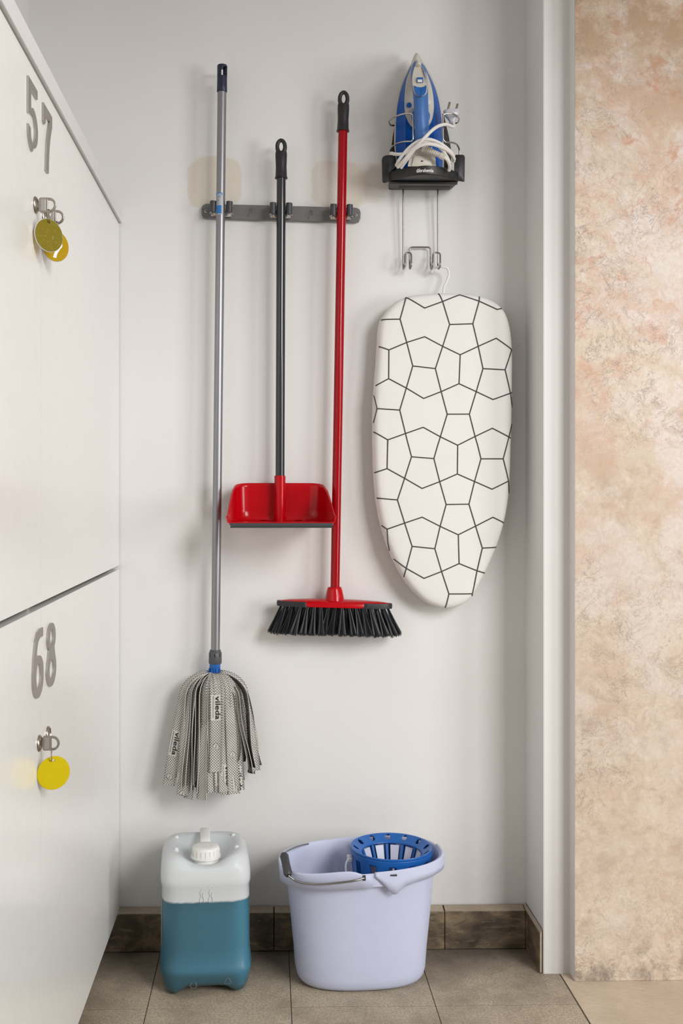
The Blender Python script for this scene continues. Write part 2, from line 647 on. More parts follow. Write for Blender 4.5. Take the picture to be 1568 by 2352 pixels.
def mop_front():
    t = NT('mop_cloth_printed')
    u, v, _ = t.sep(t.uv())          # metres across and along the strip
    pitch = 0.0051
    c = None
    for s in (1.0, -1.0):
        q = t.math('DIVIDE', t.math('ADD', u, t.math('MULTIPLY', v, s)), pitch * 1.15)
        fr = t.math('ABSOLUTE', t.math('SUBTRACT', t.math('FRACT', q), 0.5))
        ln = t.maprange(fr, 0.085, 0.115, 1.0, 0.0)
        c = ln if c is None else t.math('MAXIMUM', c, ln)
    d = t.noise(t.obj(), 30, 4)
    bg = t.mix(t.maprange(d, 0.4, 0.7, 0, 0.6), (0.66, 0.64, 0.60), (0.54, 0.515, 0.47))
    t.base(t.mix(c, bg, (0.018, 0.018, 0.018)))
    t.b.inputs['Roughness'].default_value = 0.9
    t.b.inputs['Specular IOR Level'].default_value = 0.15
    t.bump(t.noise(t.obj(), 900, 2), 0.3, 0.0005)
    return t.m


M['mop_front'] = mop_front()
M['mop_plain'] = pm('mop_cloth_pale', (0.60, 0.58, 0.54), 0.9, grain=0.4, gscale=900)


def mop_back():
    t = NT('mop_cloth_back')
    co = t.obj()
    n = t.noise(co, 420, 3, 0.6)
    t.base(t.mix(t.maprange(n, 0.35, 0.7), (0.035, 0.032, 0.028), (0.20, 0.185, 0.16)))
    t.b.inputs['Roughness'].default_value = 0.95
    t.bump(n, 0.6, 0.001)
    return t.m


M['mop_back'] = mop_back()


def can_plastic():
    """Milky plastic; where liquid wets the inside it scatters less and the liquid shows through."""
    t = NT('milky_polyethylene')
    x, y, z = t.sep(t.obj())
    wet = t.maprange(t.math('ADD', z, t.math('MULTIPLY', t.noise(t.obj(), 60, 3), 0.004)), 0.1955, 0.2000, 1.0, 0.0)
    dif = t.n('ShaderNodeBsdfDiffuse')
    dif.inputs[0].default_value = (0.88, 0.92, 0.94, 1)
    trl = t.n('ShaderNodeBsdfTranslucent')
    trl.inputs[0].default_value = (0.92, 0.95, 0.97, 1)
    tr = t.n('ShaderNodeBsdfTransparent')
    tr.inputs[0].default_value = (0.93, 0.96, 0.98, 1)
    m1 = t.n('ShaderNodeMixShader')
    m1.inputs[0].default_value = 0.25
    t.l(dif.outputs[0], m1.inputs[1])
    t.l(trl.outputs[0], m1.inputs[2])
    m2 = t.n('ShaderNodeMixShader')
    t.l(t.maprange(wet, 0, 1, 0.07, 0.94), m2.inputs[0])
    t.l(m1.outputs[0], m2.inputs[1])
    t.l(tr.outputs[0], m2.inputs[2])
    gl = t.n('ShaderNodeBsdfGlossy')
    gl.inputs['Roughness'].default_value = 0.3
    fr = t.n('ShaderNodeFresnel')
    fr.inputs[0].default_value = 1.4
    m3 = t.n('ShaderNodeMixShader')
    t.l(t.math('MULTIPLY', fr.outputs[0], 0.7), m3.inputs[0])
    t.l(m2.outputs[0], m3.inputs[1])
    t.l(gl.outputs[0], m3.inputs[2])
    t.l(m3.outputs[0], t.out.inputs[0])
    return t.m


M['can'] = can_plastic()
M['liquid'] = pm('teal_liquid', (0.008, 0.190, 0.280), 0.5, sss=0.35)
M['can_cap'] = pm('white_cap', (0.80, 0.80, 0.78), 0.4, sss=0.2)

# ------------------------------------------------------------------ setting
S = 'structure'
LX = W(274, 1136, 0).x               # plane of the locker doors
XR = W(1207, 1136, 0).x              # right corner of the back wall
YP = -0.152                          # front of the pilaster
XM = W(1319, 1600, -0.19).x          # left edge of the marble cladding
YM = -0.19
CEIL = 2.24
XL = W(66, 0, 0).x                   # left wall behind the lockers

tag(obj('wall_back', box(XL - 0.1, XR + 0.1, 0.0, 0.12, -0.05, CEIL), M['wall'], smooth=False), kind=S)
tag(obj('wall_left', box(XL - 0.1, XL, -3.2, 0.0, -0.05, CEIL), M['plaster'], smooth=False), kind=S)
tag(obj('wall_right', box(XR, XM + 0.02, YP, 0.12, -0.05, CEIL), M['plaster'], smooth=False, bevel=0.003), kind=S)
mb = obj('wall_marble', box(XM, XM + 1.6, YM, 0.12, 0.0, CEIL), [M['marble'], M['plaster']], smooth=False, bevel=0.0015)
mb.data.polygons[0].material_index = 0
for p in mb.data.polygons:
    if p.normal.x < -0.9: p.material_index = 1
tag(mb, kind=S)
tag(obj('ceiling', box(XL - 0.1, XM + 1.6, -1.7, 0.12, CEIL, CEIL + 0.1), M['plaster'], smooth=False), kind=S)  # unseen; height and front edge set to shade the upper wall
# white conduit above the lockers, on the left wall
q = W(33, 10, -0.20)
tag(obj('trim_1', box(XL, XL + 0.014, -0.214, -0.20, 1.60, CEIL), M['paint_white'], smooth=False), kind=S)

# floor: grout bed with single tiles laid on it
fl = obj('floor', box(-1.2, 2.4, -3.4, 0.12, -0.06, -0.0012), M['grout'], smooth=False)
tag(fl, kind=S)
JX = [W(338, 2316, -0.285).x, W(668.5, 2316, -0.285).x, W(999.5, 2311, -0.285).x, W(1326, 2311, -0.285).x]
pitch = (JX[2] - JX[0]) / 2
cols = [JX[0] - 3 * pitch, JX[0] - 2 * pitch, JX[0] - pitch] + JX
rows = [0.0, -0.287, -0.287 - pitch, -0.287 - 2 * pitch, -0.287 - 3 * pitch, -0.287 - 4 * pitch]
tiny = 0.0009
for j in range(len(rows) - 1):
    for i in range(len(cols) - 1):
        x0, x1, y1, y0 = cols[i] + tiny, cols[i + 1] - tiny, rows[j] - tiny, rows[j + 1] + tiny
        dz = random.uniform(-0.0006, 0.0)
        obj('tile', box(x0, x1, y0, y1, -0.02, dz), M['tile'], fl, smooth=False, bevel=0.0004)
xs = JX[3] + 0.002
for k, (x0, x1) in enumerate(((xs, xs + 0.62), (xs + 0.622, xs + 1.3))):
    obj('stone_slab', box(x0, x1, -2.4, -0.10, -0.02, 0.0), M['travertine'], fl, smooth=False, bevel=0.0012)

# skirting of stone pieces
ZB, ZF, TB = 0.0925, 0.087, 0.030
bb = obj('baseboard_back', box(XL, XR, -0.006, 0.0, 0.0, 0.088), M['grout'], smooth=False)
tag(bb, kind=S)


def skirt_piece(x0, x1, y0=-0.002):
    prof = [(y0, 0.0015), (-TB, 0.0015), (-TB, ZF), (y0, ZB)]
    vs = [(x, a, b) for x in (x0, x1) for a, b in prof]
    return vs, [(3, 2, 1, 0), (4, 5, 6, 7), (0, 1, 5, 4), (1, 2, 6, 5), (2, 3, 7, 6), (3, 0, 4, 7)], [0, 0, 0, 0, 1, 0]


j1, j2 = W(629, 2130, -TB).x, W(1021, 2130, -TB).x
for a, b in ((XL, j1 - (j2 - j1)), (j1 - (j2 - j1), j1), (j1, j2), (j2, XR - 0.0075)):
    obj('tile', skirt_piece(a + 0.0007, b - 0.0007), [M['skirting'], M['skirting_top']], bb, smooth=False, bevel=0.0012)
br = obj('baseboard_right', box(XR - 0.004, XR, YP + 0.002, -0.006, 0.0, 0.088), M['grout'], smooth=False)
tag(br, kind=S)
prof = [(XR - 0.002, 0.0015), (XR - 0.0075, 0.0015), (XR - 0.0075, ZF), (XR - 0.002, ZB + 0.004)]
vs = [(a, y, b) for y in (YP, -0.003) for a, b in prof]
obj('tile', (vs, [(3, 2, 1, 0), (4, 5, 6, 7), (0, 1, 5, 4), (1, 2, 6, 5), (2, 3, 7, 6), (3, 0, 4, 7)], [1, 0, 0, 0, 1, 0]),
    [M['skirting'], M['skirting_top']], br, smooth=False, bevel=0.0012)

# ------------------------------------------------------------------ locker cabinet
ZT = W(274, 512, 0).z                # underside of the top board
ZTT = W(274, 480, 0).z
ZU = W(276, 1298, 0).z
ZD = W(276, 1307, 0).z
ZK = W(273, 2089, 0).z


def on_door(px, py, out=0.0):
    """point of the locker front seen at px, py; out = how far it stands off the doors"""
    a, b = (px - PX) / FPX, (PY - py) / FPX
    dx = math.sin(YAW) + math.cos(YAW) * a
    t = (LX + out) / dx
    return Vector((LX + out, -DIST + (math.cos(YAW) - math.sin(YAW) * a) * t, HEYE + b * t))


YS = on_door(95, 1240).y             # seam between the doors
YE = YS - 0.83
DT = 0.018
lk = thing('locker_cabinet', 'white laminate locker cabinet with steel numbers 5 to 8 along the left wall', 'locker', (LX - 0.1, YS, 0.0))
car = join(box(XL + 0.002, LX - DT - 0.002, YE, -0.003, ZK + 0.018, ZK + 0.001),
           box(XL + 0.002, LX - DT - 0.002, YE, -0.003, ZD - 0.018, ZD - 0.002),
           box(XL + 0.002, LX - DT - 0.002, YE, -0.003, ZT - 0.018, ZT),
           box(XL + 0.002, LX - DT - 0.002, YE, YE + 0.018, ZK, ZT),
           box(XL + 0.002, LX - DT - 0.002, YS - 0.009, YS + 0.009, ZK, ZT),
           box(XL + 0.002, LX - DT - 0.002, -0.021, -0.003, ZK, ZT),
           box(XL + 0.002, XL + 0.010, YE, -0.003, ZK, ZT))
obj('carcass', car, M['locker_in'], lk, smooth=False)
obj('plinth', box(XL + 0.004, LX - 0.09, YE + 0.02, -0.035, 0.0005, ZK + 0.001), M['dark_grey'], lk, smooth=False)
obj('top_board', box(XL + 0.002, LX + 0.006, YE - 0.01, -0.0005, ZT, ZTT), M['board_edge'], lk, smooth=False, bevel=0.0012)
obj('gap_shade_strip', box(LX - DT, LX - 0.002, YE, -0.003, ZT - 0.0035, ZT + 0.0005), M['dark_gap'], lk, smooth=False)  # dark strip standing in for the shade under the top board
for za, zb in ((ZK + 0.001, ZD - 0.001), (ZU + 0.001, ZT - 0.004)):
    obj('seam_shade_strip', box(LX - DT, LX - 0.0005, YS - 0.0008, YS + 0.0008, za, zb), M['dark_gap'], lk, smooth=False)  # dark filler that paints the shade in the seam between doors
g = 0.0006
doors = {}
for num, (y0, y1, z0, z1) in {'7': (YS + g, -0.003, ZU, ZT - 0.0035), '5': (YE, YS - g, ZU, ZT - 0.0035),
                              '8': (YS + g, -0.003, ZK, ZD), '6': (YE, YS - g, ZK, ZD)}.items():
    doors[num] = obj('door', box(LX - DT, LX, y0, y1, z0, z1), M['locker'], lk, smooth=False)


def seven():
    return flat2d([[(0, 1), (1, 1), (1, .83), (.80, .62), (.68, .40), (.62, .2), (.60, 0), (.28, 0), (.31, .2), (.38, .42), (.50, .62),
                    (.70, .86), (.24, .86), (.24, .73), (.12, .68), (0, .72)]], 0.5)


def arc(cx, cy, rx, ry, a0, a1, n=10):
    n = int(n * 1.8)
    return [(cx + rx * math.cos(R(a0 + (a1 - a0) * k / n)), cy + ry * math.sin(R(a0 + (a1 - a0) * k / n))) for k in range(n + 1)]


def digit(s):
    if s == '7': return seven()
    if s == '5':
        o = [(0, 1), (.94, 1), (.94, .87), (.27, .87), (.27, .60)]
        o += arc(.48, .36, .50, .285, 100, -90)[1:] + arc(.48, .30, .48, .30, -90, -180)[1:]
        o += [(0, .32), (.24, .30)] + arc(.48, .26, .24, .145, 180, 270) + arc(.48, .34, .25, .20, -80, 105) + [(.25, .53), (0, .48)]
        return flat2d([o], 0.5)
    if s == '8':
        out = arc(.5, .27, .5, .27, -215, 35, 22) + arc(.5, .77, .43, .23, -48, 228, 22)
        return flat2d([out, arc(.5, .775, .19, .13, 0, 350, 14), arc(.5, .265, .245, .155, 0, 350, 14)], 0.5)
    o = arc(.5, .28, .5, .28, 180, 360, 12) + arc(.5, .37, .5, .25, 0, 120, 10)
    o += [(.30, .60), (.36, .72), (.48, .83), (.66, .87), (.96, .87), (.96, 1.0), (.70, 1.0), (.42, .97), (.20, .85), (.06, .64), (0, .42)]
    return flat2d([o, arc(.51, .32, .235, .19, 0, 350, 14)], 0.5)


def number(s, px0, px1, pyt, pyb):
    c = on_door((px0 + px1) / 2, (pyt + pyb) / 2)
    y0, y1 = on_door(px0, 1136).y, on_door(px1, 1136).y
    zt, zb = on_door((px0 + px1) / 2, pyt).z, on_door((px0 + px1) / 2, pyb).z
    d = fit2d(digit(s), 0, 1, 0, 1)
    p = ([Vector((LX + 0.0016 + v[2] * 0.003, y0 + v[0] * (y1 - y0), zb + v[1] * (zt - zb))) for v in d[0]], d[1])
    obj('number', p, M['steel'], doors[s], smooth=False)


number('5', 60.5, 82.5, 192, 350)
number('7', 95.5, 115.5, 252, 396)
number('6', 72, 95.5, 1447, 1603)
number('8', 104, 125, 1431, 1576)

lock_at = {'5': on_door(80.5, 471), '7': on_door(100.5, 499), '6': on_door(89, 1707), '8': on_door(109, 1686)}
for s, c in lock_at.items():
    m = basis((0, 1, 0), (0, 0, 1), c - Vector((0.004, 0, 0)))
    obj('lock', join(lathe([(0.0120, 0.0), (0.0125, 0.0045), (0.0118, 0.0062), (0.0095, 0.0078), (0.0090, 0.0066), (0.0, 0.0066)], 28, m, True, False)),
        M['nickel'], doors[s])


def key(s, label, tagmat, turn, drop, tagcol_edge, swing, tagr=0.0235):
    c = lock_at[s] + Vector((-0.0010, 0, 0))
    k = thing('locker_key', label, 'key', c, 'keys in the locker doors')
    m = basis((1, 0, 0), (0, 0, 1), c)
    bow = flat2d([[(0.007, -.0085), (0.009, -.0105), (0.021, -.0105)] + arc(0.021, 0, .0105, .0105, -85, 85, 12) + [(0.021, .0105), (0.009, .0105), (0.007, .0085)],
                  [(0.0195, -.0078)] + arc(0.021, 0, .0078, .0078, -70, 70, 8) + [(0.0195, .0078)]], 0.0011, 0.0004)
    obj('bow', xf(bow, m), M['nickel'], k, smooth=False)
    obj('blade', xf(box(-0.006, 0.0085, -0.0042, 0.0042, -0.0009, 0.0009), m), M['nickel'], k, smooth=False, bevel=0.0003)
    obj('maker_plate', xf(box(0.0095, 0.0165, -0.0085, 0.0085, 0.0013, 0.0018), m), M['steel'], k, smooth=False, bevel=0.0003)
    # split ring hanging from the bow
    rc = c + Vector((0.0200, -0.001, -0.0165))
    tx = Vector((math.cos(turn), math.sin(turn), 0))
    nrm = Vector((math.cos(turn + R(75)), math.sin(turn + R(75)), 0))
    ring = [rc + 0.0098 * (math.cos(2 * math.pi * i / 24) * nrm + math.sin(2 * math.pi * i / 24) * Vector((0, 0, 1))) for i in range(24)]
    obj('split_ring', tube(ring, 0.0008, 8, True), M['nickel'], k)
    tc = rc + Vector((swing, 0, -0.0075 - tagr + 0.004 - drop))
    mt = basis(tx, (0, 0, 1), tc)
    obj('key_tag', xf(flat2d([circ(0, 0, tagr, 48), circ(0, tagr - 0.0052, 0.0022, 12)], 0.0009, 0.0003), mt), [tagmat], k, smooth=False)
    e = tube([mt @ Vector((tagr * math.cos(2 * math.pi * i / 48), tagr * math.sin(2 * math.pi * i / 48), 0)) for i in range(48)], 0.0010, 8, True)
    obj('tag_rim', e, tagcol_edge, k)
    return k, mt


key('5', 'key in lock of door 5, worn olive yellow disc tag with pale scratches', M['tag_worn'], R(46), 0.001, M['paper'], 0.001)
k7, m7 = key('7', 'key in lock of door 7, deep yellow disc tag printed with a white 7', M['tag_deep'], R(44), 0.0, M['paper'], -0.002)
d7 = fit2d(flat2d([[(-.1, .86), (.15, .86), (.7, .9), (.8, 1), (1, 1), (1, .82), (.8, .62), (.62, .40), (.5, .2), (.46, 0), (.16, 0), (.22, .2), (.34, .42), (.52, .66), (.62, .8), (.1, .74)]], 0.5), 0, 1, 0, 1)
obj('printed_number', ([m7 @ Vector((-0.0090 + v[0] * 0.021, -0.0185 + v[1] * 0.0225, 0.00135 + v[2] * 0.0003)) for v in d7[0]], d7[1]), M['print_white'], k7, smooth=False)
key('6', 'key in lock of door 6 with clean bright yellow disc tag', M['tag_bright'], R(28), 0.0, M['tag_bright'], 0.003, 0.0240)

# ------------------------------------------------------------------ tool rack
YR = -0.0065
rk = thing('tool_rack', 'grey plastic wall rail with three sprung tool clips', 'tool rack', W(645, 491, 0))
a, b = W(464, 486, YR), W(826, 495.5, YR)
L = (b - a).length
mx = basis(b - a, Vector((0, -1, 0)).cross(b - a), a)      # local x along the rail, y up, z out of the wall
hw, ch = 0.0155, 0.009
out = []
for (ox, sy, sgn) in ((0, -1, 1), (L, -1, -1), (L, 1, -1), (0, 1, 1)):
    p0, p1 = (ox + sgn * ch, sy * hw), (ox, sy * (hw - ch))
    mid = (ox + sgn * ch * 0.3, sy * (hw - ch * 0.3))
    out += [p1, mid, p0] if (sgn == 1) == (sy == 1) == False or (ox == 0 and sy == -1) else [p0, mid, p1]
out = [(0, -hw + ch), (ch * .3, -hw + ch * .3), (ch, -hw), (L - ch, -hw), (L - ch * .3, -hw + ch * .3), (L, -hw + ch),
       (L, hw - ch), (L - ch * .3, hw - ch * .3), (L - ch, hw), (ch, hw), (ch * .3, hw - ch * .3), (0, hw - ch)]
obj('rail', xf(flat2d([out], 0.0045, 0.0015), mx @ Matrix.Translation((0, 0, -0.0004))), M['rail_grey'], rk, smooth=False)
for fx in (0.0095, L - 0.0095):
    sc = obj('screw', xf(lathe([(0.0042, 0.004), (0.0042, 0.0060), (0.0030, 0.0072), (0, 0.0074)], 16, None, True, False), mx @ Matrix.Translation((fx, 0, 0))), M['steel'], rk)
    for an in (35, 125):
        obj('screw_slot', xf(box(-0.0026, 0.0026, -0.0005, 0.0005, 0.0068, 0.0078), mx @ Matrix.Translation((fx, 0, 0)) @ Matrix.Rotation(R(an), 4, 'Z')), M['black'], sc, smooth=False)
YPOLE = -0.046
clip_px = [(507.6, 484), (645.0, 489), (784.0, 493)]
for (cx, cy) in clip_px:
    base = W(cx, cy, YPOLE)
    fx = (mx.inverted() @ Vector((base.x, a.y, base.z))).x
    mc = mx @ Matrix.Translation((fx, 0, 0))
    # the bracket: a bent strip holding the two rollers, open to the front
    ch_ = []
    for s in (-1, 1):
        path = [Vector((s * 0.001, 0, 0.0058)), Vector((s * 0.014, 0, 0.0062)), Vector((s * 0.0245, 0, 0.012)), Vector((s * 0.0262, 0, 0.030)), Vector((s * 0.0215, 0, 0.042))]
        rowa = [[p + Vector((0, -0.0125, 0)), p + Vector((0, 0.0125, 0))] for p in round_path(path, 0.006)]
        ch_.append(xf(sheet(rowa), mc))
    cl = obj('clip', join(*ch_), M['bright_chrome'], rk, solid=0.0016)
    for s in (-1, 1):
        rc = Vector((s * 0.0183, 0.0015, 0.0375))
        obj('roller', xf(lathe([(0.0055, -0.013), (0.0072, -0.0125), (0.0072, 0.0125), (0.0055, 0.013)], 14), mc @ Matrix.Translation(rc) @ Matrix.Rotation(R(-90), 4, 'X')), M['dark_grey'], cl)
for hx, hy in ((577, 484), (714.5, 488)):
    p = W(hx, hy - 4, YR - 0.004)
    pts = [p, p + Vector((0, -0.006, -0.001)), p + Vector((0, -0.010, -0.008)), p + Vector((0, -0.013, -0.015))]
    hk = obj('hook_pin', join(tube(smooth_path(pts, 4), 0.0010, 8), xf(lathe([(0.0001, -0.0022), (0.0018, -0.0013), (0.0023, 0), (0.0018, 0.0013), (0.0001, 0.0022)], 10), Matrix.Translation(pts[-1]))), M['chrome'], rk)


def grip_eye(name, parent, top, bot, hw_, mat):
    """black hanging grip: sleeve with a flattened eye on top"""
    top, bot = Vector(top), Vector(bot)
    m = frame_between(bot, top)
    H = (top - bot).length
    # local: z up the axis, x towards the right of the wall, y out of the wall
    prof = [(0, 1.10), (0.02, 1.10), (0.05, 1.0), (0.30, 0.93), (0.48, 0.98), (0.58, 1.0), (0.64, 0.99), (0.68, 0.95)]
    seg = 20
    rings = []
    for t, k in prof:
        fy = 1.0 if t < 0.4 else lerp_table(t, [(0.4, 1.0), (0.68, 0.62)])
        rings.append([(hw_ * k * math.cos(2 * math.pi * i / seg), hw_ * k * fy * math.sin(2 * math.pi * i / seg), H * t) for i in range(seg)])
    sleeve = loft(rings)
    ez = H * 0.805
    ring = [(hw_ * 0.66 * math.cos(2 * math.pi * i / 28), 0, ez + H * 0.165 * math.sin(2 * math.pi * i / 28)) for i in range(28)]
    rr = [hw_ * (0.34 + 0.06 * max(0, -math.sin(2 * math.pi * i / 28))) for i in range(28)]
    eye = tube(ring, rr, 10, True)
    return obj(name, xf(join(sleeve, eye), m), mat, parent)


# ------------------------------------------------------------------ mop
mt_, mb_ = W(509.6, 211, YPOLE), W(494.4, 1494, YPOLE)
mop = thing('mop', 'strip mop with printed cloth head on a silver pole, leftmost on the rack', 'mop', W(494, 1840, YPOLE))
PR = 0.0101
axis = (mt_ - mb_).normalized()
obj('pole', tube([mb_, mt_], PR, 28), M['alu'], mop)
mc = frame_between(mt_, mt_ + axis) @ Matrix.Rotation(R(28), 4, 'Z')
r0 = 0.0117
cap_parts = [lathe([(r0 - 0.0012, -0.0015), (r0, 0.0005), (r0 * 0.98, 0.012), (r0 * 0.96, 0.030), (r0 * 0.94, 0.034), (0, 0.034)], 24, None, True, False),
             lathe([(0, 0.0545), (r0 * 0.97, 0.0545), (r0 * 1.0, 0.057), (r0 * 0.9, 0.0595), (0, 0.060)], 24, None, False, False)]
for s in (0, 1):
    rings = []
    for z in (0.033, 0.040, 0.048, 0.0555):
        an = [R(-48 + 96 * i / 8) + math.pi * s for i in range(9)]
        rings.append([(r0 * 0.97 * math.cos(t), r0 * 0.97 * math.sin(t), z) for t in an] + [(r0 * 0.55 * math.cos(t), r0 * 0.55 * math.sin(t), z) for t in an[::-1]])
    cap_parts.append(loft(rings))
obj('hanging_cap', xf(join(*cap_parts), mc), M['navy'], mop)
# paper sticker wrapped on the pole
sx = frame_between(mb_, mt_)


def wrap(z0, z1, a0, a1, off=0.00025, n=10):
    rows_ = [[sx @ Vector(((PR + off) * math.sin(a0 + (a1 - a0) * i / n), (PR + off) * math.cos(a0 + (a1 - a0) * i / n), z)) for i in range(n + 1)] for z in (z0, z1)]
    return sheet(rows_)


def pz(py): return ((W(507.5, py, YPOLE) - mb_).dot(axis))


# the frame's y axis looks out of the wall towards the viewer, x to the right or left of it
sgn = 1 if (sx.to_3x3() @ Vector((1, 0, 0))).x > 0 else -1
ysg = 1 if (sx.to_3x3() @ Vector((0, 1, 0))).y < 0 else -1


def wrapv(z0, z1, u0, u1, off):
    n = 10
    rows_ = []
    for z in (z0, z1):
        rows_.append([sx @ Vector((sgn * (PR + off) * math.sin(R(u0 + (u1 - u0) * i / n)), ysg * (PR + off) * math.cos(R(u0 + (u1 - u0) * i / n)), z)) for i in range(n + 1)])
    return sheet(rows_)


st = obj('sticker', wrapv(pz(495), pz(445.2), -100, 24, 0.0002), M['label_pale'], mop, label='pale product sticker wrapped round the pole')
obj('printed_band', wrapv(pz(450.6), pz(445.4), -100, 23.5, 0.0004), M['label_blue'], st)
obj('printed_band', wrapv(pz(493), pz(474), -60, 14, 0.0004), M['label_blue'], st)
obj('printed_line', join(*[wrapv(pz(y + 0.7), pz(y), -75, e, 0.0005) for y, e in ((453, 5), (456, -5), (459.5, -20), (463, -10), (466, -25), (470, -15))]), M['collar_grey'], st)


def wrap_text(s, size, py, u_start, off):
    p = text2d(s, size)
    v = []
    for q in p[0]:
        an = R(u_start) + q[0] / PR
        v.append(sx @ Vector((sgn * (PR + off) * math.sin(an), ysg * (PR + off) * math.cos(an), pz(py) + q[1])))
    return v, p[1]


obj('printed_word', wrap_text('vileda', 0.0058, 450.3, -62, 0.0006), M['print_white'], st)

# screw collar and socket
cb = W(494.0, 1524, YPOLE)
ct = W(494.3, 1492, YPOLE)
mcol = frame_between(cb, ct)
H_ = (ct - cb).length
obj('collar', xf(lathe([(0.0138, 0), (0.0148, 0.0015), (0.0145, H_ * 0.78), (0.0138, H_ * 0.82), (0.0128, H_ * 0.84), (0.0126, H_ * 0.97), (0.0104, H_)], 28), mcol), M['collar_grey'], mop)
for an in (-48, -2, 46):
    q = mcol @ Vector((0, 0, H_ * 0.62))
    obj('collar_slit', xf(box(-0.0010, 0.0010, -0.0004, 0.0006, -0.004, 0.004),
        Matrix.Translation(q) @ Matrix.Rotation(R(an), 4, 'Z') @ Matrix.Translation((0, -0.0146, 0))), M['black'], mop, smooth=False)
hub_top = W(493.4, 1524, YPOLE)
hub_bot = W(492.5, 1575, YPOLE)
mh = frame_between(hub_bot, hub_top)
HH = (hub_top - hub_bot).length
obj('socket', xf(lathe([(0.030, 0.0), (0.034, HH * .22), (0.030, HH * .36), (0.016, HH * .44), (0.0112, HH * .50), (0.0108, HH * .75), (0.0125, HH * .80), (0.0125, HH * 1.0)], 28), mh), M['blue_plastic'], mop)
for an in (-70, -25, 25, 70):
    obj('socket_rib', xf(box(-0.0012, 0.0012, -0.0045, 0.0, HH * 0.48, HH * 0.80),
        Matrix.Translation(hub_bot) @ Matrix.Rotation(R(an), 4, 'Z') @ Matrix.Translation((0, -0.0095, 0))), M['blue_plastic'], mop, smooth=False)

# the strips
MC = W(491.5, 1560, YPOLE)
zt_, zb_ = W(491.5, 1549, YPOLE).z, W(491.5, 1838, YPOLE - 0.02).z
YFR, YBK = 1.0, 0.36


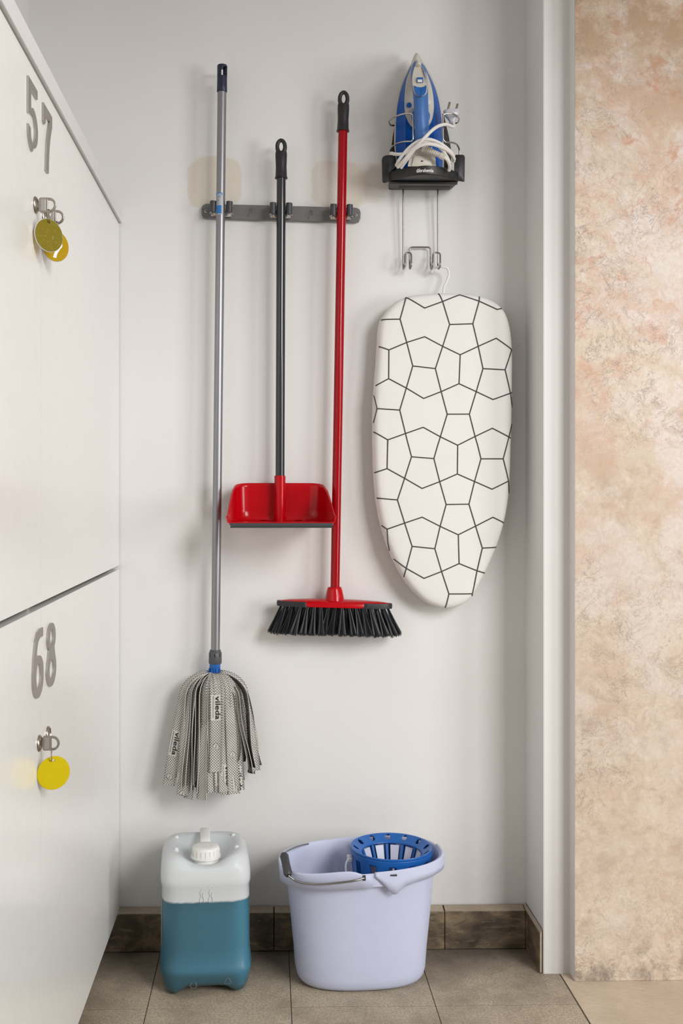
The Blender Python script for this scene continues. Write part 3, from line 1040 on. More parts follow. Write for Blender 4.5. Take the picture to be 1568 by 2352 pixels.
def strip(phi, rtop, rbot, ln, tw0, tw1, width, wav, layer, word=None, wpos=0.1, ag=None, dome=1.0):
    """one mop strip: starts on the hub, arches out and hangs down. phi 0 = towards the room, +90 = right"""
    N = 20
    s, c = math.sin(R(phi)), -math.cos(R(phi))
    ys = YFR if c < 0 else YBK
    ph = random.uniform(0, 6.28)
    cen = []
    for i in range(N + 1):
        t = i / N
        L_ = ln * t
        arch = min(1.0, L_ / (rtop * 1.55 * dome))
        r = 0.010 + (rtop - 0.010) * math.sin(arch * math.pi / 2) + (rbot - rtop) * max(0, t - 0.16) / 0.84
        zz = zt_ - 0.004 * layer - (1 - math.cos(arch * math.pi / 2)) * rtop * 0.75 - max(0, L_ - rtop * 1.55 * dome) * 0.985
        wv = wav * math.sin(ph + t * 7.0) * t
        wx = wav * 0.7 * math.sin(ph * 2 + t * 5.0) * t
        cen.append(Vector((MC.x + (r + wv) * s + wx * (-c), MC.y + (r + wv) * c * ys + wx * s * 0.4, zz)))
    for p in cen: p.y = min(p.y, -0.006)
    n0 = Vector((s, c, 0))
    rowsF, rowsB, uvr = [], [], []
    dist = 0
    for i, p in enumerate(cen):
        T = (cen[min(i + 1, N)] - cen[max(i - 1, 0)]).normalized()
        if i: dist += (p - cen[i - 1]).length
        nn = (n0 - T * n0.dot(T)).normalized()
        t = i / N
        tw = R(tw0 + (tw1 - tw0) * t)
        nn = nn * math.cos(tw) + nn.cross(T) * math.sin(tw)
        w = nn.cross(T)
        wd_ = width * min(1, 0.55 + 2.2 * t)
        cup = 0.002 * math.sin(ph + 3 * t)
        rf, rb, ru = [], [], []
        for k in range(5):
            u = (k / 4 - 0.5)
            q = p + w * u * wd_ + nn * cup * (4 * u * u)
            rf.append(q + nn * 0.0007)
            rb.append(q - nn * 0.0007)
            ru.append((u * wd_, dist))
        rowsF.append(rf)
        rowsB.append(rb)
        uvr.append(ru)
    for rf, rb in zip(rowsF, rowsB):
        for q in rf + rb: q.y = min(q.y, -0.003)
    # ragged cut end
    K = 5
    vs = [q for r in rowsF for q in r] + [q for r in rowsB for q in r]
    off = K * (N + 1)
    fs, mi = [], []
    for i in range(N):
        for k in range(K - 1):
            a_ = i * K + k
            fs.append((a_, a_ + 1, a_ + K + 1, a_ + K)); mi.append(0)
            fs.append((off + a_, off + a_ + K, off + a_ + K + 1, off + a_ + 1)); mi.append(1)
        for k in (0, K - 1):
            a_ = i * K + k
            fs.append((a_, a_ + K, off + a_ + K, off + a_)); mi.append(2)
    for i in (0, N):
        for k in range(K - 1):
            a_ = i * K + k
            fs.append((a_, off + a_, off + a_ + 1, a_ + 1)); mi.append(2)
    org = wl(mop)
    me = bpy.data.meshes.new('strip')
    me.from_pydata([tuple(v - org) for v in vs], [], fs)
    for m_ in (M['mop_front'], M['mop_back'], M['mop_plain']): me.materials.append(m_)
    uvl = me.uv_layers.new(name='UVMap')
    flat = [q for r in uvr for q in r]
    du = random.random()
    for p in me.polygons:
        p.material_index = mi[p.index]
        p.use_smooth = mi[p.index] != 2
        for li in p.loop_indices:
            uvl.data[li].uv = (flat[me.loops[li].vertex_index % off][0] + du, flat[me.loops[li].vertex_index % off][1])
    o = bpy.data.objects.new('strip', me)
    col.objects.link(o)
    o.parent = mop

    def on(u, v, h):
        """point u right of the middle, v metres down the strip, h above its printed face"""
        i = 0
        while i < N - 1 and uvr[i + 1][0][1] < v: i += 1
        d0, d1 = uvr[i][0][1], uvr[i + 1][0][1]
        t = max(0, min(1, (v - d0) / (d1 - d0)))
        uu = max(0, min(3.9999, (u / width + 0.5) * 4))
        k = int(uu)
        g_ = uu - k
        A = rowsF[i][k].lerp(rowsF[i][k + 1], g_).lerp(rowsF[i + 1][k].lerp(rowsF[i + 1][k + 1], g_), t)
        B = rowsB[i][k].lerp(rowsB[i][k + 1], g_).lerp(rowsB[i + 1][k].lerp(rowsB[i + 1][k + 1], g_), t)
        return A + (A - B).normalized() * h

    if word:
        L2 = 0.052
        rows_ = [[on(u, wpos - 0.003 + (L2 + 0.004) * j / 10, 0.00025) for u in (-0.0115, -0.006, 0.0, 0.006, 0.0095)] for j in range(11)]
        obj('print_ground', sheet(rows_), M['mop_plain'], o)
        tx = fit2d(text2d(word, 0.016), 0, L2 - 0.002, -0.0022, 0.0085)
        # thicken the letters by drawing them twice, slightly apart
        obj('printed_word', join(*[([on(v[1] + du_, wpos + v[0] + dv_, 0.00055 + 0.00003 * n_) for v in tx[0]], tx[1]) for n_, (du_, dv_) in enumerate(((0, 0), (.0007, 0), (0, .0009), (.0007, .0009)))]), M['ink'], o, smooth=False)
        tx = fit2d(text2d('PROFESSIONAL', 0.005), 0, L2 - 0.004, -0.0085, -0.0053)
        obj('printed_word', ([on(v[1], wpos + v[0], 0.0006) for v in tx[0]], tx[1]), M['ink'], o, smooth=False)
    if ag:
        n_ = 20
        cg = [on(0.0065 * math.cos(2 * math.pi * i / n_), ag + 0.0065 * math.sin(2 * math.pi * i / n_), 0.0003) for i in range(n_)] + [on(0, ag, 0.0003)]
        obj('print_ground', (cg, [(i, (i + 1) % n_, n_) for i in range(n_)]), M['mop_plain'], o)
        ci = tube([on(0.0065 * math.cos(2 * math.pi * i / n_), ag + 0.0065 * math.sin(2 * math.pi * i / n_), 0.0004) for i in range(n_)], 0.0004, 5, True)
        tx = fit2d(text2d('Ag', 0.008), -0.004, 0.004, -0.003, 0.003)
        obj('printed_word', join(ci, ([on(v[1], ag + v[0], 0.0006) for v in tx[0]], tx[1])), M['ink'], o, smooth=False)


LEN = zt_ - zb_
# inner layer
for i in range(15):
    ph = -168 + i * 24 + random.uniform(-5, 5)
    strip(ph, 0.046, 0.062 + random.uniform(-.008, .008), LEN * random.uniform(1.00, 1.08), random.uniform(-25, 25), random.uniform(-45, 45), 0.026, 0.004, 2)
# pleated bundle on the left, seen edge-on
for i in range(9):
    ph = -92 + i * 7.2
    e = -(90 - abs(ph)) - 6
    strip(ph, 0.060 - 0.0012 * i, 0.088 - 0.0042 * i + random.uniform(-.004, .004), LEN * random.uniform(0.96, 1.07), e * .8 + random.uniform(-8, 8), e + random.uniform(-20, 16), 0.025, 0.004, 0)
# right side: some turned so that their dark back shows
for (ph, rt, rb, lf, t0, t1) in ((57, .062, .072, .86, 172, 165), (64, .063, .080, .92, 178, 190), (71, .061, .084, .96, 186, 205), (78, .060, .092, .92, 60, 30),
                                 (86, .061, .098, .88, -20, -30), (94, .060, .100, .93, 20, 60), (103, .058, .092, .99, 0, 30), (68, .050, .066, 1.0, 160, 140)):
    strip(ph, rt, rb, LEN * lf, t0, t1, 0.025, 0.006, 0)
# faced strips at the front with the words
front = [(-78, .062, .103, 1.08, 34, 66, 'vileda', .165, .265), (-24, .052, .058, 1.05, -20, 4, None, 0, .13), (-13, .051, .054, 1.02, 0, 12, 'vileda', .215, .12),
         (-3, .054, .058, 1.08, 4, 10, None, 0, .20), (7, .056, .062, .92, 0, -6, 'vileda', .070, .18), (16, .053, .060, 1.08, 6, 4, 'vileda', .21, .15),
         (28, .054, .064, 1.10, -4, -6, 'vileda', .222, None), (40, .055, .072, 1.10, -14, -18, None, 0, .20), (48, .053, .076, 1.07, -22, -34, 'vileda', .230, .17),
         (-58, .058, .082, 1.13, 20, 40, None, 0, .29), (82, .060, .094, .97, -50, -62, None, 0, .2)]
for (ph, rt, rb, lf, t0, t1, wd_, wp, ag) in front:
    strip(ph, rt, rb, LEN * lf, t0, t1, 0.027, 0.002, -1, wd_, wp, ag)

# ------------------------------------------------------------------ dustpan
dp = thing('dustpan', 'red long-handled dustpan on a black pole between mop and broom', 'dustpan', W(643, 1212, YPOLE))
da, db = W(642.8, 1100, YPOLE), W(645.6, 408, YPOLE)
obj('pole', tube([da, db], 0.0104, 28), M['black_satin'], dp)
grip_eye('grip', dp, W(645.4, 319.8, YPOLE), W(645.6, 410, YPOLE), 0.0132, M['black'])
ZP = W(643, 1197, -0.03).z           # floor of the pan
YB, YF = -0.028, -0.195
xc = W(643.5, 1136, -0.03).x
XF0, XF1 = W(523.5, 1190, YF).x, W(768, 1190, YF).x
XB0, XB1 = W(541, 1130, YB).x, W(742, 1130, YB).x
ZBT = W(643, 1109.5, YB).z
# plan curve from left tip round the back to right tip
rad = 0.034
plan = [(XF0, YF)]
for k in range(1, 7):
    t = k / 7
    plan.append((XF0 + (XB0 - XF0) * t ** 1.2, YF + (YB - rad - YF) * t))
for k in range(9):
    an = R(180 - 90 * k / 8)
    plan.append((XB0 + rad + rad * math.cos(an), YB - rad + rad * math.sin(an)))
for k in range(1, 6): plan.append((XB0 + rad + (XB1 - XB0 - 2 * rad) * k / 6, YB))
for k in range(9):
    an = R(90 - 90 * k / 8)
    plan.append((XB1 - rad + rad * math.cos(an), YB - rad + rad * math.sin(an)))
for k in range(1, 7):
    t = 1 - k / 7
    plan.append((XF1 + (XB1 - XF1) * t ** 1.2, YF + (YB - rad - YF) * t))
plan.append((XF1, YF))


def pan_top(x, y):
    t = (y - YF) / (YB - YF)
    h = lerp_table(t, [(0, 0.014), (0.12, 0.017), (0.45, 0.050), (0.75, 0.076), (0.92, 0.084), (1, 0.0865)]) * (ZBT - ZP) / 0.0865
    return ZP + h


lev = [0, 0.04, 0.12, 0.3, 0.6, 0.9, 1.0]
rows_ = []
for f in lev:
    r_ = []
    for (x, y) in plan:
        inset = 0.0
        if f < 0.12: inset = 0.010 * (1 - f / 0.12) ** 2
        dx_ = (x - xc) * (1 - inset / 0.11)
        flare = 0.003 * f
        yy = y - inset * (1 if y > -0.08 else 0)
        r_.append((xc + dx_ + math.copysign(flare, x - xc) * (1 if y < -0.08 else 0.5), yy, ZP + (pan_top(x, y) - ZP) * f))
    rows_.append(r_)
wallp = sheet(rows_)
floorp = []
nP = len(plan)
fr_rows = []
for k in range(nP // 2 + 1):
    a_, b_ = Vector(rows_[0][k]), Vector(rows_[0][nP - 1 - k])
    fr_rows.append([a_.lerp(b_, q / 6) for q in range(7)])
pan = obj('scoop', join(wallp, sheet(fr_rows)), M['red'], dp, solid=0.0024, auto=60)
# socket running down the back of the pan
q0, q1 = W(642.6, 1196, -0.046), W(642.7, 1093, YPOLE)
obj('socket', tube([q0 + Vector((0, 0, -0.002)), q0 + Vector((0, 0, 0.012)), q0.lerp(q1, 0.5), q1, q1 + (q1 - q0).normalized() * 0.0006], [0.0135, 0.0145, 0.0125, 0.0128, 0.0112], 24), M['red'], dp)
for s in (-1, 1):
    obj('socket_rib', box(xc + s * 0.0135 - 0.0011, xc + s * 0.0135 + 0.0011, -0.046, YB - 0.0005, ZP + 0.002, ZP + 0.045), M['red'], dp, smooth=False)
# front ledge and rubber lip
e0, e1 = W(529, 1206, YF).x, W(763.5, 1206, YF).x
zl = W(643, 1201.5, YF).z
zl2 = W(643, 1212, YF).z
obj('ledge', box(XF0 + 0.003, XF1 - 0.003, YF - 0.001, YF + 0.020, zl - 0.004, ZP + 0.0015), M['red'], dp, smooth=False, bevel=0.0008)
lip = [[(x, YF - 0.0035 + dy, zl + (zl2 - zl) * f) for (dy, f) in ((0.003, -0.02), (0, 0.05), (-0.0015, 0.6), (0, 1.0), (0.004, 1.05), (0.005, 0.1))] for x in (e0, e1)]
obj('rubber_lip', loft(lip), M['rubber'], dp, auto=50)

# ------------------------------------------------------------------ broom
bro = thing('broom', 'red broom with black bristles hanging at the right end of the rack', 'broom', W(768, 1458, YPOLE))
ba, bb2 = W(769.0, 1356, YPOLE), W(787.2, 300, YPOLE)
obj('pole', tube([ba, bb2], 0.0104, 28), M['red_pole'], bro)
grip_eye('grip', bro, W(789.2, 209.5, YPOLE), W(787.1, 302, YPOLE), 0.0132, M['black'])
xh = W(768, 1390, YPOLE).x
zh0, zh1 = W(768, 1396.5, YPOLE - 0.028).z, W(768, 1386, YPOLE - 0.028).z
A0 = (W(900, 1390, YPOLE).x - W(636, 1390, YPOLE).x) / 2
Bd = 0.030


def lens(a_, b_, n=2.2, seg=56):
    return [(xh + x, YPOLE + y) for x, y in sell(a_, b_, n, seg)]


tilt = 0.0075 / (2 * A0) * 1.0


def hz(x, z): return z - (x - xh) * tilt


def headring(a_, b_, z, n=2.2): return [(x, y, hz(x, z)) for x, y in lens(a_, b_, n)]


prof = [(A0 - .006, Bd - .004, zh0), (A0 - .0022, Bd - .0018, zh0 + .0004), (A0 - .0022, Bd - .0018, zh1 - .001), (A0 - .006, Bd - .004, zh1 + .0012), (A0 * .8, Bd * .72, zh1 + .0042), (A0 * .45, Bd * .4, zh1 + .0066), (A0 * .12, Bd * .2, zh1 + .0075)]
obj('head', loft([headring(*p) for p in prof]), M['red'], bro, auto=70)
for s in (-1, 1):
    lim = (W(837.8, 1390, YPOLE - .02).x - xh) if s > 0 else (xh - W(700.6, 1390, YPOLE - .02).x)
    base_ = [(x, y) for x, y in sell(A0, Bd, 2.2, 160) if s * x >= lim]
    base_.sort(key=lambda p: math.atan2(p[1], s * p[0]))
    rows_ = []
    for x, y in base_:
        o_ = Vector((x, y, 0)).normalized() * 0.0010
        rows_.append([(xh + x + ox, YPOLE + y + oy, hz(xh + x, z)) for ox, oy, z in
                      ((-o_.x * 3.2, -o_.y * 3.2, zh0 - .0004), (0, 0, zh0 - .0006), (o_.x * .8, o_.y * .8, (zh0 + zh1) / 2), (0, 0, zh1 + .0006), (-o_.x * 3.2, -o_.y * 3.2, zh1 + .0011))])
    obj('bumper', loft(rows_), M['black'], bro, auto=60)
s0, s1 = W(768.6, 1382, YPOLE), W(768.0, 1348, YPOLE)
msk = frame_between(s0, s1)
SH = (s1 - s0).length
obj('socket', xf(lathe([(0.0250, -0.003), (0.0235, 0.0), (0.0215, SH * .15), (0.0200, SH * .4), (0.0180, SH * .7), (0.0160, SH * .94), (0.0148, SH), (0.0108, SH)], 28), msk), M['red'], bro)
for s in (-1, 1):
    for k in range(6):
        t = 0.25 + 0.11 * k
        r_ = lerp_table(t, [(0, .0235), (.15, .0215), (.4, .0200), (.7, .0180), (.94, .0160)])
        obj('socket_ridge', xf(box(s * (r_ - .0012) - .0010, s * (r_ - .0012) + .0010, -.005, .005, SH * t - .0008, SH * t + .0008), msk), M['red'], bro, smooth=False, bevel=0.0005)
# bristle tufts: four meshes shared by all
BL = zh0 - W(768, 1462, YPOLE - .03).z
tuft_me = []
for v_ in range(4):
    vs, fs = [], []
    for k in range(78):
        rr, aa = math.sqrt(random.random()), random.uniform(0, 6.283)
        x0, y0 = 0.0022 * rr * math.cos(aa), 0.0022 * rr * math.sin(aa)
        sp = random.uniform(2.8, 5.0)
        x1, y1 = x0 * sp + random.uniform(-.001, .001), y0 * sp + random.uniform(-.001, .001)
        ln = BL * random.uniform(0.93, 1.02)
        kx, ky = random.uniform(-.002, .002), random.uniform(-.002, .002)
        b0 = len(vs)
        for (x, y, z, w_) in ((x0, y0, 0.002, .00042), ((x0 + x1) / 2, (y0 + y1) / 2, -ln * .55, .00048), (x1, y1, -ln * .93, .0005), (x1 + kx, y1 + ky, -ln, .00028)):
            for i in range(3):
                an = aa + i * 2.094
                vs.append((x + w_ * math.cos(an), y + w_ * math.sin(an), z))
        for i in range(3):
            for j in range(3):
                fs.append((b0 + 3 * i + j, b0 + 3 * i + (j + 1) % 3, b0 + 3 * i + 3 + (j + 1) % 3, b0 + 3 * i + 3 + j))
        fs.append((b0 + 9, b0 + 10, b0 + 11))
    me = bpy.data.meshes.new('tuft')
    me.from_pydata(vs, [], fs)
    me.materials.append(M['bristle'])
    tuft_me.append(me)
org = wl(bro)
rowsY = (-.024, -.013, 0.0, .013, .024)
for ri, ry in enumerate(rowsY):
    half = (A0 - .010) * (1 - (abs(ry) / Bd) ** 2.2) ** (1 / 2.2) if abs(ry) < Bd else 0
    half = min(half, A0 - .010)
    n_ = max(3, int(round(2 * half / .0142)))
    for k in range(n_):
        fx = -1 + 2 * (k + .5 * (ri % 2) * 0) / (n_ - 1)
        x = fx * half
        o = bpy.data.objects.new('tuft', random.choice(tuft_me))
        col.objects.link(o)
        o.parent = bro
        o.location = Vector((xh + x, YPOLE + ry, hz(xh + x, zh0))) - org
        o.rotation_euler = (R(ry / .024 * 11) + random.uniform(-.02, .02), -R(23) * (x / (A0)) ** 1 * 1.0 + random.uniform(-.03, .03), random.uniform(0, 6.28) if abs(x) < .02 else random.uniform(-.3, .3))
        k_ = 1 / math.cos(R(23) * abs(x / A0))
        o.scale = (1, 1, k_)

# ------------------------------------------------------------------ ironing board
YBF = -0.062                        # front of the padded cover
outl = [(1018, 674), (975, 676.5), (935, 682), (905, 696), (882, 721), (870, 745), (866, 790), (862, 850), (857, 910), (855.5, 970), (856, 1030), (858, 1090), (862, 1140), (869, 1185),
        (880, 1228), (893, 1265), (908, 1298), (928, 1333), (950, 1360), (975, 1382), (1000, 1393), (1025, 1398), (1052, 1392), (1075, 1378), (1092, 1356), (1108, 1325), (1125, 1290),
        (1141, 1250), (1155, 1205), (1165, 1155), (1170, 1095), (1172, 1030), (1174, 960), (1175, 890), (1175.5, 820), (1172, 765), (1163, 728), (1148, 705), (1125, 689), (1095, 680), (1058, 676)]
yedge = -0.045
ol = smooth_path([W(x, y, yedge) for x, y in outl], 4, True)
bcx, bcz = W(1015, 1010, yedge).x, W(1015, 1010, yedge).z
ib = thing('ironing_board', 'small table-top ironing board in white cover with black pentagon print, hanging from the iron holder', 'ironing board', W(1020, 1398, -0.03))


def inset_ring(d, y):
    """outline moved inwards by d (towards the smoothed centre line), at depth y"""
    n = len(ol)
    r_ = []
    for i in range(n):
        t = (ol[(i + 1) % n] - ol[i - 1])
        nrm = Vector((t.z, 0, -t.x)).normalized()
        c_ = Vector((bcx, 0, ol[i].z * 0.75 + bcz * 0.25)) - ol[i]
        if nrm.dot(Vector((c_.x, 0, c_.z))) < 0: nrm = -nrm
        p = ol[i] + nrm * d
        r_.append(Vector((p.x, y, p.z)))
    return r_


def pucker(r_, amp):
    n = len(r_)
    return [p + Vector((amp * math.sin(i * 1.9) * 0.6, 0, amp * math.cos(i * 1.37) * 0.5)) for i, p in enumerate(r_)]


edge_prof = [(0.030, -0.018), (0.012, -0.018), (0.002, -0.021), (0.0, -0.030), (0.0, yedge), (0.0020, -0.0525), (0.0065, -0.0585), (0.0130, -0.0612), (0.024, YBF)]
rings = []
for d, y in edge_prof:
    r_ = inset_ring(d, y)
    if y > -0.04: r_ = pucker(r_, 0.0005)
    rings.append(r_)
# fill the face by shrinking to the centre line
last = rings[-1]
for f in (0.6, 0.25):
    rings.append([Vector((bcx + (p.x - bcx) * f, YBF - 0.0008 * (1 - f), bcz + (p.z - bcz) * (f * 0.35 + 0.65))) for p in last])
obj('cover', loft(rings), M['fabric'], ib, auto=70)
obj('underside', loft([inset_ring(0.028, -0.018), inset_ring(0.032, -0.012)]), M['steel'], ib, auto=60)


def edge_dist(p):
    d = 9.0
    for i in range(len(ol)):
        a_, b_ = ol[i - 1], ol[i]
        ex, ez = b_.x - a_.x, b_.z - a_.z
        t = max(0, min(1, ((p.x - a_.x) * ex + (p.z - a_.z) * ez) / (ex * ex + ez * ez + 1e-12)))
        d = min(d, math.hypot(p.x - a_.x - t * ex, p.z - a_.z - t * ez))
    return d


def board_y(p):
    d = edge_dist(p)
    return lerp_table(d, [(0.0, -0.0490), (0.0010, -0.0520), (0.0020, -0.0540), (0.0040, -0.0568), (0.0065, -0.0588), (0.0130, -0.0614), (0.024, YBF - 0.0001), (0.2, YBF - 0.0007)])


def inside(p):
    c_ = False
    n = len(ol)
    for i in range(n):
        a_, b_ = ol[i], ol[(i + 1) % n]
        if (a_.z > p.z) != (b_.z > p.z) and p.x < (b_.x - a_.x) * (p.z - a_.z) / (b_.z - a_.z) + a_.x: c_ = not c_
    return c_


U, Lw = (830, 600), (830, 1000)
ZS = 4.126


def zu(x, y): return (U[0] + x / ZS, U[1] + y / ZS)


def zlw(x, y): return (Lw[0] + x / ZS, Lw[1] + y / ZS)


lines = []
for pts in ([(175, 552), (365, 549), (428, 770), (485, 993), (424, 1202), (362, 1411), (416, 1633), (441, 1733)], [(365, 549), (424, 338), (412, 318)], [(424, 338), (598, 444), (768, 382), (932, 315), (1114, 378), (1286, 457), (1330, 444)],
            [(737, 306), (768, 382), (834, 600), (1054, 593), (1114, 378), (1123, 325)], [(834, 600), (768, 807), (699, 1018), (754, 1236), (811, 1450), (746, 1664), (725, 1733)],
            [(1054, 593), (1105, 807), (1150, 1018), (1086, 1236), (1021, 1449), (1075, 1661), (1096, 1733)], [(485, 993), (699, 1018)], [(1150, 1018), (1360, 1029), (1427, 835)], [(1360, 1029), (1413, 1250), (1428, 1330)],
            [(138, 795), (259, 841), (428, 770), (598, 716), (768, 807), (934, 887), (1105, 807), (1276, 730), (1427, 835)], [(259, 841), (257, 1113)], [(934, 887), (923, 1161)],
            [(112, 1190), (257, 1113), (424, 1202), (588, 1301), (754, 1236), (923, 1161), (1086, 1236), (1245, 1311), (1413, 1250), (1430, 1243)],
            [(116, 1250), (148, 1396), (362, 1411)], [(148, 1396), (106, 1570)], [(811, 1450), (1021, 1449)],
            [(102, 1607), (249, 1693), (416, 1633), (584, 1574), (746, 1664), (910, 1744), (1075, 1661), (1239, 1583), (1399, 1666), (1425, 1678)], [(249, 1693), (248, 1733)], [(1428, 1560), (1399, 1666)]):
    lines.append([zu(*p) for p in pts])
for pts in ([(441, 80), (473, 203), (408, 407), (340, 612), (408, 831), (479, 1052), (424, 1260), (392, 1385)], [(473, 203), (685, 220)], [(725, 80), (685, 220), (740, 439), (801, 655), (744, 862), (694, 1074), (758, 1290), (828, 1503), (793, 1650)],
            [(1096, 80), (1131, 222), (1070, 437), (1017, 652), (1080, 860), (1144, 1068), (1094, 1283), (1053, 1502), (1056, 1530)], [(248, 40), (242, 315)], [(910, 91), (907, 366)], [(1131, 222), (1342, 222), (1399, 10)], [(1342, 222), (1396, 432), (1402, 500)],
            [(100, 362), (242, 315), (408, 407), (573, 503), (740, 439), (907, 366), (1070, 437), (1236, 510), (1396, 432)], [(122, 592), (340, 612)], [(100, 400), (122, 592), (124, 660)], [(801, 655), (1017, 652)],
            [(160, 833), (243, 889), (408, 831), (574, 775), (744, 862), (916, 942), (1080, 860), (1244, 776), (1360, 832)], [(243, 889), (252, 1020), (270, 1100)], [(916, 942), (924, 1215)], [(479, 1052), (694, 1074)], [(1144, 1068), (1290, 1061)],
            [(295, 1165), (424, 1260), (592, 1355), (758, 1290), (924, 1215), (1094, 1283), (1190, 1312)], [(828, 1503), (1053, 1502)]):
    lines.append([zlw(*p) for p in pts])
vs, fs = [], []
hwid = 0.0013
uses = {}
for ln in lines:
    for p in ln: uses[(round(p[0]), round(p[1]))] = uses.get((round(p[0]), round(p[1])), 0) + 1
for ln in lines:
    for si, (p, q) in enumerate(zip(ln, ln[1:])):
        a_, b_ = W(*p, YBF), W(*q, YBF)
        dirv = (b_ - a_)
        L_ = dirv.length
        if L_ < 1e-4: continue
        dirv /= L_
        side = Vector((-dirv.z, 0, dirv.x))
        # print runs on round the edge of the pad
        pre = 0.012 if si == 0 and uses[(round(p[0]), round(p[1]))] == 1 and edge_dist(a_) < 0.013 else 0.0006
        post = 0.012 if si == len(ln) - 2 and uses[(round(q[0]), round(q[1]))] == 1 and edge_dist(b_) < 0.013 else 0.0006
        steps = max(3, int((L_ + pre + post) / 0.003))
        prev = None
        for k in range(steps + 1):
            e = -pre + (L_ + pre + post) * k / steps
            c_ = a_ + dirv * e
            if not inside(c_):
                prev = None
                continue
            y_ = board_y(c_) - 0.0006
            base_i = len(vs)
            for sd in (-1, 1):
                vs.append((c_.x + side.x * hwid * sd, y_, c_.z + side.z * hwid * sd))
            if prev is not None: fs.append((prev, prev + 1, base_i + 1, base_i))
            prev = base_i
obj('pentagon_print', (vs, fs), M['pattern_ink'], ib, smooth=False, kind='stuff')
yh = -0.030
hp = [W(1018, 684, yh), W(1018, 672, yh), W(1019.5, 660, yh), (W(1026, 645, yh)), W(1030.5, 630, yh), W(1027, 617, yh), W(1015, 613, yh), W(1004, 613.5, yh + .002), W(996, 618, yh + .004), W(990.5, 626, yh + .006)]
obj('hanging_hook', tube(smooth_path(hp, 6), 0.00235, 10), M['white_wire'], ib)

# ------------------------------------------------------------------ iron holder
ZI = 4.275


def I(zx, zy, d): return W(840 + zx / ZI, 90 + zy / ZI, -d)


hd = thing('iron_holder', 'black and chrome wall holder carrying the steam iron', 'iron holder', I(535, 1475, 0.0))
# back plate
bp = [(235, 1472), (235, 1380), (245, 1100), (262, 960), (300, 760), (330, 700), (730, 700), (770, 760), (815, 960), (838, 1100), (838, 1380), (838, 1472)]
obj('back_plate', loft([[I(x, y, 0.001) for x, y in bp], [I(x, y, 0.020) for x, y in bp], [I(535 + (x - 535) * .97, y, 0.023) for x, y in bp]]), M['black'], hd, smooth=False)
# lower shelf box
zb0, zb1 = I(560, 1420, 0.080).z, I(560, 1331, 0.126).z - .0006
xb0, xb1 = I(233, 1400, 0.080).x, I(898, 1400, 0.080).x
xk0, xk1 = I(240, 1470, 0.038).x, I(836, 1470, 0.038).x
shelf = loft([[(xk0, -.038, zb0), (xk1, -.038, zb0), (xb1, -.080, zb0), (xb0, -.080, zb0)], [(xk0, -.038, zb1), (xk1, -.038, zb1), (xb1, -.080, zb1), (xb0, -.080, zb1)]])
obj('foot_plate', box(xk0, xk1, -.0310, -.001, zb0 + .0115, zb1 + .016), M['black'], hd, smooth=False, bevel=0.001)
obj('shelf', shelf, M['black'], hd, smooth=False, bevel=0.0015)
obj('shelf_slot', box(xk0 + .018, xk1 - .006, -.062, -.048, zb0 - .0006, zb0 + .002), M['ink'], hd, smooth=False)
# bowed front band
zc0, zc1 = I(560, 1331, 0.126).z, I(560, 1240, 0.126).z
xl_, xr_ = I(222, 1350, 0.076).x, I(905, 1350, 0.076).x
xm_ = (xl_ + xr_) / 2
rows_ = []
nb = 24
for k in range(nb + 1):
    s = -1 + 2 * k / nb
    x = xm_ + s * (xr_ - xl_) / 2
    y = -(0.076 + 0.050 * (1 - s * s))
    rows_.append([(x, y, zc0), (x, y - .0022, zc0 + .0015), (x, y - .0022, zc1 - .0015), (x, y, zc1), (x, y + .0035, zc1), (x, y + .0035, zc0)])
obj('front_band', loft(rows_), M['black'], hd, auto=50)
# shelf floor under the band
fl_ = [[(xm_ + s * (xr_ - xl_) / 2, -(0.074 + 0.049 * (1 - s * s)), zc0 + 0.001) for s in [-1 + 2 * k / 16 for k in range(17)]], [(xm_ + s * (xk1 - xk0) / 2, -0.012, zc0 + 0.001) for s in [-1 + 2 * k / 16 for k in range(17)]]]
obj('tray_floor', sheet(fl_), M['black'], hd, solid=0.002, smooth=False)
# side wings
lw = [(155, 1195), (160, 1165), (178, 1146), (205, 1138), (268, 1136), (285, 1160), (300, 1255), (250, 1300), (235, 1398), (180, 1416), (166, 1410), (160, 1390)]
rw = [(868, 1170), (880, 1134), (950, 1134), (966, 1142), (972, 1160), (968, 1395), (960, 1402), (900, 1392), (905, 1320), (866, 1290)]
for w_ in (lw, rw):
    cx_ = sum(p[0] for p in w_) / len(w_)
    cy_ = sum(p[1] for p in w_) / len(w_)
    sc = lambda f: [(cx_ + (x - cx_) * f, cy_ + (y - cy_) * f) for x, y in w_]
    obj('side_wing', loft([[I(x, y, 0.050) for x, y in w_], [I(x, y, 0.074) for x, y in w_], [I(x, y, 0.078) for x, y in sc(.97)], [I(x, y, 0.0795) for x, y in sc(.9)]]), M['black'], hd, auto=50)
    s = -1 if cx_ < 500 else 1
# side cheeks joining wings and back plate
for s, (xa, xb_) in ((-1, (242, 250)), (1, (838, 890))):
    pa, pb = I(xa, 1400, 0.014), I(xb_, 1400, 0.070)
    obj('side_cheek', loft([[(pa.x - .002, -.012, zb1 + .016), (pa.x + .002, -.012, zb1 + .016), (pb.x + .002, -.070, zb1 - .004), (pb.x - .002, -.070, zb1 - .004)],
                            [(pa.x - .002, -.012, zc1 + .012), (pa.x + .002, -.012, zc1 + .012), (pb.x + .002, -.070, zc1 + .004), (pb.x - .002, -.070, zc1 + .004)]]), M['black'], hd, smooth=False)
# lettering with a little house mark
tx = fit2d(text2d('brabantia', 0.01, 0, 0.95), 0, 1, 0, 1)
X0, X1 = I(527, 1300, .128).x, I(663, 1300, .128).x
Z0, Z1 = I(560, 1305, .128).z, I(560, 1270, .128).z


def band_y(x):
    s = (x - xm_) / ((xr_ - xl_) / 2)
    return -(0.076 + 0.050 * (1 - s * s)) - .0022


